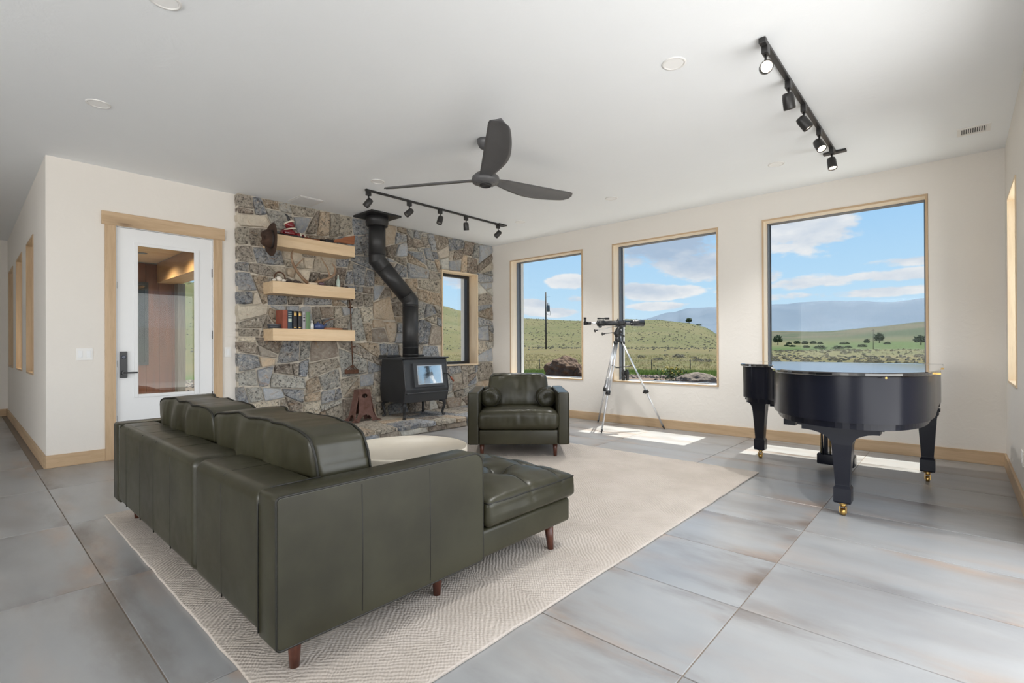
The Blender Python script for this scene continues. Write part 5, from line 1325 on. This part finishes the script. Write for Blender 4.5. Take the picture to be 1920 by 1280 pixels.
far = T.mix(T.mapr(n4, .44, .56), (.115, .145, .08, 1), (.215, .19, .125, 1))
valley = T.mix(T.mapr(n4, .42, .58), (.115, .19, .05, 1), (.16, .20, .075, 1))
col = T.mix(T.mapr(dd, 23, 25, typ='LINEAR'), gravel, green)
col = T.mix(T.mapr(dd, 30, 39, typ='LINEAR'), col, tan_)
col = T.mix(T.mapr(dd, 85, 110, typ='LINEAR'), col, hill)
col = T.mix(T.mapr(dist, 190, 260, typ='LINEAR'), col, T.mix(T.mapr(sp.outputs[0], -110, -70, typ='LINEAR'), hill, valley))
col = T.mix(T.mapr(dist, 520, 640, typ='LINEAR'), col, far)
col = T.mix(1.0, col, (KO, KO, KO, 1), 'MULTIPLY')
b = T.n('ShaderNodeBsdfPrincipled', Roughness=.95); b.inputs['Specular IOR Level'].default_value = .1
T.inp(b, 'Base Color', col); T.inp(b, 'Normal', bumpn(T, n3, .5, .05)); finish(T, b)
def interp(tab, x):
    if x <= tab[0][0]: return tab[0][1]
    for (a, va), (b_, vb) in zip(tab, tab[1:]):
        if x <= b_:
            t = (x - a) / (b_ - a); t = t * t * (3 - 2 * t) * .5 + t * .5; return va + (vb - va) * t
    return tab[-1][1]
RID = [(-115, 6), (-76, 6.4), (-50.2, 4.74), (-48, 4.15), (-41.3, 3.3), (-34, 2.97), (-29.7, 3.1), (-26, 2.95), (-22.6, 2.55), (-21, 2.1), (-19.7, 1.35), (-17, -.05), (-14, -.38), (0, -.40), (120, -.4)]
FARH = [(-115, 1), (-22, 1.0), (-19, 1.25), (-14.7, 1.5), (-9.6, 1.47), (-5.8, 1.75), (-2.2, 2.16), (6, 2.6), (40, 2), (120, 2)]
def elev_prof(a):
    hi = min(1, max(0, (-a - 16) / 4))    # 1 where the near hill stands
    rd = interp(RID, a); fh = interp(FARH, a)
    z = lambda r, e: CH + r * math.tan(R_(e))
    st_ = -.12
    return [(7.1, -.12), (22, -.16), (36, -.45), (60, -.50 * (1 - hi) - .15 * hi), (100, -.45 * (1 - hi) + (.9) * hi), (150, z(150, -.42) * (1 - hi) + hi * z(150, .52 * max(rd, 0.3))), (225, z(225, rd) * hi + (1 - hi) * z(225, -.60)), (262, z(262, rd - .35) * hi + (1 - hi) * z(262, -.50)), (420, z(420, .02)), (560, z(560, .30)), (760, z(760, fh * .72 + .02)), (980, z(980, fh)), (1150, z(1150, fh * .6)), (1500, -5)]
rs = [7.1, 9, 11, 13, 15, 17, 19, 21, 23, 26, 29, 33, 37, 42, 48, 55, 63, 72, 82, 92, 102, 112, 122, 133, 145, 158, 172, 186, 200, 212, 225, 238, 250, 262, 300, 350, 420, 480, 560, 650, 760, 850, 920, 980, 1060, 1150, 1500]
azs = [-112 + 1.0 * k for k in range(0, 60)] + [-52 + .5 * k for k in range(0, 110)] + [3 + 2.5 * k for k in range(0, 42)]
def tz(r, a):
    pr = elev_prof(a)
    z = interp([(math.log(q), w) for q, w in pr], math.log(max(r, 7.11)))
    amp = min(1, max(0, (r - 20) / 80)) * (.35 if r < 300 else 2.2)
    x, y = r * math.sin(R_(a)), r * math.cos(R_(a))
    s_ = .03 if r < 300 else .006
    return z + amp * noise.fractal(Vector((x * s_, y * s_, 1.7)), 1, 2, 3) * (0.25 if 205 < r < 255 else 1)
m_ = MB(); vs_ = []; NA = len(azs)
for r in rs:
    for a in azs: vs_.append((r * math.sin(R_(a)), r * math.cos(R_(a)), tz(r, a)))
fs = [(i * NA + k, i * NA + k + 1, (i + 1) * NA + k + 1, (i + 1) * NA + k) for i in range(len(rs) - 1) for k in range(NA - 1)]
def outside(q): return not (q[0] > -6.9 and q[0] < .75 and q[1] < 7.0) and not (q[0] < -6.9 and q[1] < 3.2 and q[0] > -12.8)
m_.add(vs_, fs, True)
ter = put('ground', m_, TER); ter['kind'] = 'structure'
PALE = mat('bounce_apron', (.52, .50, .46), .9, col2=(.44, .42, .39), scale=3)  # apron made pale to bounce sunlight up under the window heads
ter2 = put('ground_apron', MB().box(-6.95, 8, YO + .001, 9.5, -.6, -.115).box(XR + .38, 9, -9, YO, -.6, -.115).box(-16, -6.95, 3.2, 7.6, -.6, -.118), PALE); ter2['kind'] = 'structure'
# distant mountains
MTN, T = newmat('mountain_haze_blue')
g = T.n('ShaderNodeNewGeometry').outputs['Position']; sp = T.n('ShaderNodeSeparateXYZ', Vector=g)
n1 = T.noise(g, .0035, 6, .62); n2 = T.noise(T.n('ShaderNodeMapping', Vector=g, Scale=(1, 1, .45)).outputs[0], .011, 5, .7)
col = T.mix(T.mapr(n1, .35, .65), (.305, .385, .475, 1), (.36, .435, .52, 1))  # aerial haze painted in as blue-grey base colour
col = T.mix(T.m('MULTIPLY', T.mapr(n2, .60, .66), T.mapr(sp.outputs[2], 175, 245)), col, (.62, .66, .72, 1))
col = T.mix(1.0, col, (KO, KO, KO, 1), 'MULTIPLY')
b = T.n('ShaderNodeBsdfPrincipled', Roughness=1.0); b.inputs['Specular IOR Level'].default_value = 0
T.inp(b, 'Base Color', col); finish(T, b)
MP = [(-60, 1.2), (-45, 2.0), (-32, 2.6), (-29.2, 2.73), (-26.8, 3.05), (-24.5, 3.72), (-22.6, 4.18), (-19.6, 4.2), (-16.5, 4.1), (-14.7, 4.24), (-13.5, 4.35), (-11.9, 4.42), (-9.5, 4.42), (-7.5, 4.2), (-4.6, 3.98), (-2.2, 4.08), (4, 4.3), (15, 3.6), (35, 2.5), (70, 1.5)]
vs_ = []; A_ = [-60 + .5 * k for k in range(261)]; RM = [1700, 1950, 2200, 2500, 2800, 3000, 3300]; HF = [0, .10, .30, .55, .85, 1.0, .8]
for r, hf in zip(RM, HF):
    for a in A_:
        e = interp(MP, a); top = CH + 3000 * math.tan(R_(e))
        x, y = r * math.sin(R_(a)), r * math.cos(R_(a))
        z = -10 + (top + 10) * hf + (noise.fractal(Vector((x * .004, y * .004, 5)), 1, 2, 4) * (58 if .05 < hf < .95 else 11) if hf > 0 else 0)
        vs_.append((x, y, z))
NA = len(A_); m_ = MB(); m_.add(vs_, [(i * NA + k, i * NA + k + 1, (i + 1) * NA + k + 1, (i + 1) * NA + k) for i in range(len(RM) - 1) for k in range(NA - 1)], True)
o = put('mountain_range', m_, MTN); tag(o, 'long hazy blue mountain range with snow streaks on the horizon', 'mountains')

# boulders
BLD = mat('lava_boulder', ko((.15, .075, .04)), .9, col2=ko((.33, .19, .105)), scale=3, bump=1.0, bscale=6, bdist=.12, det=8)
BLD2 = mat('tan_boulder', ko((.20, .145, .11)), .9, col2=ko((.46, .36, .27)), scale=2.2, bump=1.0, bscale=7, bdist=.08, det=8)
def boulder(name, lab, loc, s_, m_, seed, rough=.28):
    bm = bmesh.new(); bmesh.ops.create_icosphere(bm, subdivisions=5, radius=1)
    for v in bm.verts:
        p = v.co.copy()
        k = 1 + rough * noise.fractal(p * 1.6 + Vector((seed, 0, 0)), 1, 2, 5) + .06 * noise.noise(p * 6 + Vector((seed, 2, 0)))
        v.co = Vector((p.x * s_[0], p.y * s_[1], max(p.z, -.35) * s_[2])) * k
    me = bpy.data.meshes.new(name); bm.to_mesh(me); bm.free(); me.polygons.foreach_set('use_smooth', [True] * len(me.polygons)); me.materials.append(m_)
    o = bpy.data.objects.new(name, me); COL.objects.link(o); o.location = loc; o.rotation_euler = (0, 0, yaw)
    return tag(o, lab, 'boulder')
boulder('boulder', 'big dark brown pitted boulder outside the left window', (-12.55, 17.1, .06), (.80, .6, .62), BLD, 3.3)
boulder('boulder', 'smaller dark brown boulder leaning right of the big pitted boulder', (-11.88, 17.25, -.05), (.30, .35, .42), BLD, 8.1)
boulder('boulder', 'low tan boulder on the gravel outside the middle window', (-6.72, 16.9, -.16), (.82, .5, .40), BLD2, 5.7, .16)
# gravel stones along the bed: countless
rg2 = random.Random(5)
def scatter_blobs(name, pts, m_, n=5):
    mb = MB()
    for p, r, sq in pts:
        k = rg2.randint(5, 7); up = []
        vs_ = [(p[0] + r * math.cos(2 * math.pi * i / k) * rg2.uniform(.8, 1.2), p[1] + r * math.sin(2 * math.pi * i / k) * rg2.uniform(.8, 1.2), p[2] + rg2.uniform(0, .25) * r * sq) for i in range(k)]
        vs_ += [(p[0] + .55 * r * math.cos(2 * math.pi * i / k + .3) * rg2.uniform(.8, 1.2), p[1] + .55 * r * math.sin(2 * math.pi * i / k + .3) * rg2.uniform(.8, 1.2), p[2] + r * sq * rg2.uniform(.7, 1.1)) for i in range(k)]
        mb.add(vs_, [(i, (i + 1) % k, k + (i + 1) % k, k + i) for i in range(k)] + [tuple(range(k, 2 * k))], False)
    o = put(name, mb, m_); o['kind'] = 'stuff'; return o
PEB = mat('gravel_stone', ko((.30, .20, .15)), .9, col2=ko((.46, .36, .29)), scale=2)
pts = []
for _ in range(900):
    a = rg2.uniform(-44, -14); r = rg2.gauss(22.6, .6) if rg2.random() < .75 else rg2.uniform(12, 20)
    x, y = r * math.sin(R_(a)), r * math.cos(R_(a)); pts.append(((x, y, tz(r, a) - .03), rg2.uniform(.05, .14), .8))
for _ in range(500):
    x, y = rg2.uniform(-26, -17), rg2.uniform(4.5, 9); r = math.hypot(x, y); a = math.degrees(math.atan2(x, y)); pts.append(((x, y, tz(r, a) - .02), rg2.uniform(.04, .12), .7))
o = scatter_blobs('gravel', pts, PEB); o['label'] = 'scattered brown stones along the gravel bed'; o['category'] = 'gravel'
# grass tufts
def grass(name, lab, n, f, cols, hmin, hmax, bw):
    mb = MB()
    for _ in range(n):
        x, y, z = f()
        for b_ in range(4):
            h = rg2.uniform(hmin, hmax); a = rg2.uniform(0, 6.28); w = bw * rg2.uniform(.6, 1.3); lx, ly = rg2.gauss(0, .3) * h, rg2.gauss(0, .3) * h
            dx, dy = rg2.gauss(0, .08), rg2.gauss(0, .08); c_, s_ = math.cos(a) * w, math.sin(a) * w
            mb.add([(x + dx - c_, y + dy - s_, z - .02), (x + dx + c_, y + dy + s_, z - .02), (x + dx + lx, y + dy + ly, z + h)], [(0, 1, 2)])
    m_, T = newmat(name + '_blade'); g = T.n('ShaderNodeNewGeometry').outputs['Position']; col = T.mix(T.mapr(T.noise(g, .8, 4), .35, .65), c4(ko(cols[0])), c4(ko(cols[1])))
    mx = T.n('ShaderNodeMixShader', i0=.5, i1=T.n('ShaderNodeBsdfDiffuse', Color=col).outputs[0], i2=T.n('ShaderNodeBsdfTranslucent', Color=col).outputs[0]); finish(T, mx); o = put(name, mb, m_); o['kind'] = 'stuff'; o['label'] = lab; o['category'] = 'grass'
def fgr(a0, a1, r0, r1):
    def f():
        a = rg2.uniform(a0, a1); r = rg2.uniform(r0, r1); return r * math.sin(R_(a)), r * math.cos(R_(a)), tz(r, a)
    return f
grass('green_grass', 'fresh green grass strip behind the gravel bed', 5200, fgr(-44, -15, 25, 32.5), ((.20, .31, .07), (.33, .43, .14)), .08, .20, .02)
grass('dry_grass', 'dry straw coloured field grass beyond the fence', 3000, fgr(-52, -15, 32, 66), ((.66, .55, .30), (.52, .49, .22)), .08, .20, .03)
# sagebrush
SAGE, T = newmat('sage_leaf'); g = T.n('ShaderNodeNewGeometry').outputs['Position']; oi = T.n('ShaderNodeObjectInfo')
col = T.mix(T.mapr(T.noise(g, 1.3, 4), .35, .65), c4(ko((.40, .37, .26))), c4(ko((.60, .55, .43))))
mx = T.n('ShaderNodeMixShader', i0=.38, i1=T.n('ShaderNodeBsdfDiffuse', Color=col).outputs[0], i2=T.n('ShaderNodeBsdfTranslucent', Color=col).outputs[0]); finish(T, mx)
SAGE2 = mat('shrub_green', ko((.09, .13, .05)), .9, col2=ko((.16, .21, .08)), scale=3, bump=.8, bscale=9, bdist=.1)
def bushmesh(name, m_, seed, sub=3, rough=.45):
    bm = bmesh.new(); bmesh.ops.create_icosphere(bm, subdivisions=sub, radius=1)
    for v in bm.verts:
        p = v.co.copy(); k = 1 + rough * noise.noise(p * 3.1 + Vector((seed, 0, 0))) + .35 * noise.noise(p * 7 + Vector((0, seed, 0)))
        v.co = Vector((p.x * k, p.y * k, (max(p.z, -.4) * k) * .62 + .2))
    me = bpy.data.meshes.new(name); bm.to_mesh(me); bm.free(); me.materials.append(m_); return me
def leafbush(name, m_, seed, n=90):
    rr = random.Random(seed); mb = MB()
    for _ in range(n):
        th, ph = rr.uniform(0, 6.283), math.acos(rr.uniform(-.1, 1)); q = rr.uniform(.55, 1.0)
        d = Vector((math.sin(ph) * math.cos(th), math.sin(ph) * math.sin(th), math.cos(ph) * .75)); c_ = d * q * (1 + .25 * noise.noise(d * 2 + Vector((seed, 0, 0))))
        t = (d + Vector((rr.uniform(-.6, .6), rr.uniform(-.6, .6), rr.uniform(0, .7)))).normalized() * .24; s_ = t.cross(Vector((rr.random(), rr.random(), rr.random()))).normalized() * .11
        mb.add([c_ - t, c_ + s_, c_ + t, c_ - s_], [(0, 1, 2, 3)])
    me = mb.mesh(name); me.materials.append(m_); return me
bms = [leafbush('sagebrush', SAGE, k) for k in (3, 8, 14)]
def plant(name, me, x, y, s_, lab, cat, grp):
    r, a = math.hypot(x, y), math.degrees(math.atan2(x, y))
    o = bpy.data.objects.new(name, me); COL.objects.link(o); o.location = (x, y, tz(r, a) - .06 * s_); o.scale = (s_, s_, s_ * rg2.uniform(.8, 1.15)); o.rotation_euler = (0, 0, rg2.uniform(0, 6.28))
    o['label'] = lab; o['category'] = cat; o['group'] = grp; return o
cnt = 0
for k, (a, r, s_) in enumerate(sorted(((-27.6, 56, .45), (-25.9, 50, .40), (-25.5, 51, .35), (-23.8, 58, .60), (-23.3, 57, .5), (-22.0, 55, .38), (-21.6, 48, .45), (-20.8, 47, .5), (-24.9, 64, .3)))):
    plant('sagebrush', bms[cnt % 3], r * math.sin(R_(a)), r * math.cos(R_(a)), s_, 'grey sagebrush behind the wire fence, %s from the left in the middle window' % ('first', 'second', 'third', 'fourth', 'fifth', 'sixth', 'seventh', 'eighth', 'ninth')[k], 'bush', 'sagebrush in the near field'); cnt += 1
for _ in range(110):
    a = rg2.uniform(-16.5, -.5); r = rg2.uniform(45, 150) ; s_ = rg2.uniform(.24, .5)
    plant('sagebrush', bms[cnt % 3], r * math.sin(R_(a)), r * math.cos(R_(a)), s_, 'grey green sagebrush on the flat seen through the right window', 'bush', 'sagebrush below the right window view'); cnt += 1
for _ in range(150):
    a = rg2.uniform(-43, -19.3); r = 100 + 115 * rg2.random() ** 1.3; s_ = rg2.uniform(.18, .42)
    plant('sagebrush', bms[cnt % 3], r * math.sin(R_(a)), r * math.cos(R_(a)), s_, 'small dark sagebrush dotting the grassy hillside', 'bush', 'sagebrush on the hillside'); cnt += 1
pts = []
for _ in range(4200):
    u = rg2.random(); a = rg2.uniform(-78, -18.9); r = 95 + 132 * u if rg2.random() < .7 else rg2.gauss(97, 7)
    pts.append(((r * math.sin(R_(a)), r * math.cos(R_(a)), tz(r, a) - .05), rg2.uniform(.08, .25), .9))
for _ in range(1500):
    a = rg2.uniform(-18, 6); r = rg2.uniform(38, 170); pts.append(((r * math.sin(R_(a)), r * math.cos(R_(a)), tz(r, a) - .05), rg2.uniform(.09, .28), .9))
o = scatter_blobs('sage_scrub', pts, SAGE); o['label'] = 'countless low sagebrush clumps covering the hills'; o['category'] = 'scrub'
# trees and shrubs far off
TRUNK = mat('bark', ko((.12, .09, .065)), .9)
fol = bushmesh('foliage', SAGE2, 2.2, 4, .6)
ORD = ['first', 'second', 'third', 'fourth', 'fifth', 'sixth', 'seventh', 'eighth', 'ninth', 'tenth', 'eleventh', 'twelfth', 'thirteenth', 'fourteenth']
def tree(a, r, h, w, lab, cat='tree', grp=None, trunk=True):
    x, y = r * math.sin(R_(a)), r * math.cos(R_(a)); z = tz(r, a)
    t = thing('tree' if trunk else 'shrub', lab, cat, (x, y, z - .1), world=False, group=grp)
    o = put('crown', fol, None, t); o.scale = (w, w, h * .72); o.location = (0, 0, h * (.36 if trunk else .12)); o.rotation_euler = (0, 0, rg2.uniform(0, 6))
    if trunk:
        put('trunk', MB().tube([(0, 0, 0), (w * .06, 0, h * .3), (0, 0, h * .6)], [w * .13, w * .10, w * .06], 7), TRUNK, t)
tree(-22.5, 224, 2.2, 1.15, 'dark juniper tree standing on the near ridge, middle window')
tree(-21.55, 222, .9, 1.3, 'low dark bush on the ridge right of the juniper', 'bush', None, False)
tree(-13.9, 480, 8.5, 2.9, 'tree on the valley floor at the left side of the right window')
tree(-5.5, 520, 9, 2.8, 'lone tree on the green valley floor, near the centre right')
tree(-6.45, 525, 5, 1.8, 'small bush left of the lone valley tree', 'bush', None, False)
tree(-2.5, 420, 6.5, 3.0, 'rounded green tree near the right edge of the right window')
for k, (a, r, h, w) in enumerate(sorted(((-12.9, 500, 3, 1.8), (-12.2, 510, 3.6, 2.4), (-11.5, 500, 4, 2.4), (-10.8, 505, 3.6, 2.2), (-10.2, 495, 3, 1.9), (-8.2, 500, 2.6, 3), (-12.6, 360, 1.8, 1.6), (-11.4, 330, 2, 1.6), (-10.2, 310, 2.6, 2.6), (-8.7, 310, 2.6, 2.4), (-7.9, 330, 2.0, 1.5), (-6.8, 360, 2.4, 2), (-4.9, 480, 2.5, 2), (-13.1, 385, 1.8, 1.3)))):
    tree(a, r, h, w, 'rounded green shrub on the valley floor, %s from the left in the right window' % ORD[k], 'shrub', 'green shrubs on the valley floor', False)
# flowering bush by the tan boulder
lv = MB()
for _ in range(420):
    c_ = Vector((rg2.gauss(0, .24), rg2.gauss(0, .2), abs(rg2.gauss(.22, .16)))); d = Vector((rg2.uniform(-1, 1), rg2.uniform(-1, 1), rg2.uniform(.1, 1))).normalized() * .10; s_ = d.cross(Vector((rg2.random(), rg2.random(), rg2.random()))).normalized() * .025
    lv.add([c_ - d * .5, c_ + s_, c_ + d * .5, c_ - s_], [(0, 1, 2, 3)])
bsh = thing('flowering_bush', 'small green bush with yellow flowers beside the tan boulder', 'bush', (-7.62, 17.0, -.14), world=False)
put('leaves', lv, mat('bush_leaf', ko((.09, .15, .035)), .7, col2=ko((.05, .09, .02)), scale=5), bsh)
fw = MB()
for _ in range(26): blob(fw, (rg2.gauss(0, .2), rg2.gauss(0, .18), rg2.uniform(.3, .58)), .028, n=5)
put('flowers', fw, mat('yellow_flower', ko((.75, .55, .05)), .7), bsh)
# wire fence posts
pm = None
for a, lab in ((-39.05, 'thin dark steel fence post outside the left window, left of the boulder'), (-34.9, 'thin dark steel fence post outside the left window, right of the boulder'), (-26.45, 'thin dark steel fence post outside the middle window, left of the flowering bush'), (-22.4, 'thin dark steel fence post outside the middle window, above the tan boulder')):
    r = 35; x, y = r * math.sin(R_(a)), r * math.cos(R_(a))
    if pm is None:
        mb = MB(); mb.cyl((0, 0, -.2), (0, 0, .78), .036, .030, 8); mb.box(-.045, .045, -.04, .04, .62, .66); pm = mb.mesh('fence_post'); pm.materials.append(mat('steel_post', (.05, .04, .03), .8))
    o = bpy.data.objects.new('fence_post', pm); COL.objects.link(o); o.location = (x, y, tz(r, a)); o['label'] = lab; o['category'] = 'post'; o['group'] = 'fence posts across the field'
wr = MB()
for z in (.35, .68): wr.tube([(35 * math.sin(R_(a)), 35 * math.cos(R_(a)), tz(35, a) + z) for a in [-43.2 + 4.15 * k for k in range(8)]], .004, 4)
one('fence_wire', wr, BLACK, 'thin fence wires strung between the steel posts', 'wire', (0, 0, 0))
# utility pole with transformer
def upole(a, r, h, rad, lab, full=True):
    x, y = r * math.sin(R_(a)), r * math.cos(R_(a)); z = tz(r, a)
    t = thing('utility_pole', lab, 'utility pole', (x, y, z - .3), world=False)
    put('pole', MB().cyl((0, 0, 0), (0, 0, h + .3), rad, rad * .75, 12), mat('pole_wood', ko((.20, .175, .15)), .9) if full else bpy.data.materials['pole_wood'], t)
    u = Vector((math.cos(yaw), math.sin(yaw), 0))
    if full:
        tr = MB(); tr.lathe([(.001, h - 3.0), (.25, h - 2.98), (.27, h - 2.9), (.27, h - 2.0), (.20, h - 1.9), (.001, h - 1.88)], 16, Matrix.Translation(u * .42)); put('transformer', tr, mat('transformer_grey', (.10, .11, .12), .5), t)
        b_ = MB(); b_.tube([u * .3 + Vector((0, 0, h - 1.9)), u * .3 + Vector((0, 0, h - 1.55))], .05, 8); b_.tube([u * .52 + Vector((0, 0, h - 1.9)), u * .52 + Vector((0, 0, h - 1.5))], .05, 8); put('insulator', b_, BLACK, t)
        b_ = MB(); b_.tube([Vector((0, 0, h - 3.2)), u * .3 + Vector((0, 0, h - 3.5)), u * .75 + Vector((0, 0, h - 3.6)), u * .75 + Vector((0, 0, h - 2.9))], .025, 6); put('drip_loop', b_, BLACK, t)
    b_ = MB(); b_.tube([Vector((0, 0, h - .5)), u * (.75 if full else .6) + Vector((0, 0, h - .5))], .03, 6)
    if not full: b_.tube([-u * .8 + Vector((0, 0, h - .5)), u * .8 + Vector((0, 0, h - .5))], .06, 6)
    put('crossarm', b_, bpy.data.materials['pole_wood'], t)
upole(-38.3, 84, 9.6, .15, 'tall wooden utility pole with a transformer outside the left window')
upole(-5.95, 300, 10, .14, 'thin distant utility pole in the valley, right window', False)

# ------------------------------------------------------------------ porch beyond the front door
BRD = wood('porch_board', (.17, .058, .026), (.11, .036, .017), 'z', .6, False)
GRYB = mat('weathered_post', (.20, .17, .145), .85, col2=(.13, .11, .09), scale=30, stretch=(1, 1, .1))
PCE = wood('porch_ceiling_plank', (.66, .42, .21), (.52, .31, .14), 'y', .55, True)
ph = struct('wall_porch'); y = YH + .29; k = 0
put('sheathing', MB().box(-11.3, -11.03, YH + .281, 2.70, -.15, 2.72), BEIGE, ph)
while y < 2.68:
    y2 = min(y + .2, 2.69)
    if 2.21 > y and y2 > YH + .29 and y < 2.2: segs = [(-.15, .86), (2.36, 2.70)] if y2 <= 2.28 and y > 1.2 else [(-.15, 2.70)]
    else: segs = [(-.15, 2.70)]
    for za, zb in segs: put('board', MB().box(-11.03, -11.0 + (.004 if k % 2 else 0), y + .003, y2 - .003, za, zb), BRD, ph)
    y = y2; k += 1
r = struct('window_9')
put('frame', MB().box(-11.035, -10.985, 1.25, 1.30, .86, 2.36).box(-11.035, -10.985, 2.23, 2.28, .86, 2.36).box(-11.035, -10.985, 1.30, 2.23, .86, .92).box(-11.035, -10.985, 1.30, 2.23, 2.30, 2.36), BLACKG, r)
put('pane', MB().box(-11.02, -11.012, 1.30, 2.23, .92, 2.30), mat('dark_window', (.01, .014, .016), .03, spec=.8), r)
pc = struct('ceiling_porch'); put('roof_deck', MB().box(-12.0, -6.96, YH + .29, 2.80, 2.745, 2.9), BEIGE, pc)
x = -11.0
while x < -7.0:
    put('plank', MB().box(x + .0015, x + .1385, YH + .29, 2.40, 2.72, 2.744), PCE, pc); x += .14
bmx = thing('porch_beam', 'heavy timber beam under the porch ceiling, seen through the front door', 'beam', (-9, 2.58, 2.36))
put('beam', MB().box(-11.0, -6.97, 2.41, 2.76, 2.365, 2.72), wood('beam_wood', (.44, .25, .11), (.33, .18, .08), 'x', .6), bmx)
one('porch_post', MB().box(-.09, .09, -.06, .06, 0, 2.485), GRYB, 'grey weathered post carrying the porch beam, seen through the front door', 'post', (-10.9, 2.75, -.12))
for x, y, lab in ((-8.9, 2.0, 'small recessed porch light nearest the front door'), (-9.95, 1.98, 'small recessed porch light farther from the front door')):
    t = thing('porch_light', lab, 'ceiling light', (x, y, 2.72), world=False)
    l = bpy.data.lights.new('porch_lamp', 'SPOT'); l.energy = 160; l.spot_size = R_(150); l.spot_blend = 1; l.color = (1, .86, .68); l.shadow_soft_size = .05
    lo = bpy.data.objects.new('porch_lamp', l); COL.objects.link(lo); lo.location = (x, y, 2.68)
    put('trim_ring', MB().lathe([(.075, -.0004), (.073, -.006), (.058, -.006), (.055, -.001)], 24, caps=False), BLACK, t); put('lens', MB().lathe([(.056, -.0005), (.056, -.003), (.001, -.0035)], 20), LAMPOFF, t)
struct('patio', MB().box(-13.5, -6.96, YH + .285, 4.6, -.30, -.10), mat('concrete', ko((.58, .56, .53)), .9, bump=.2))
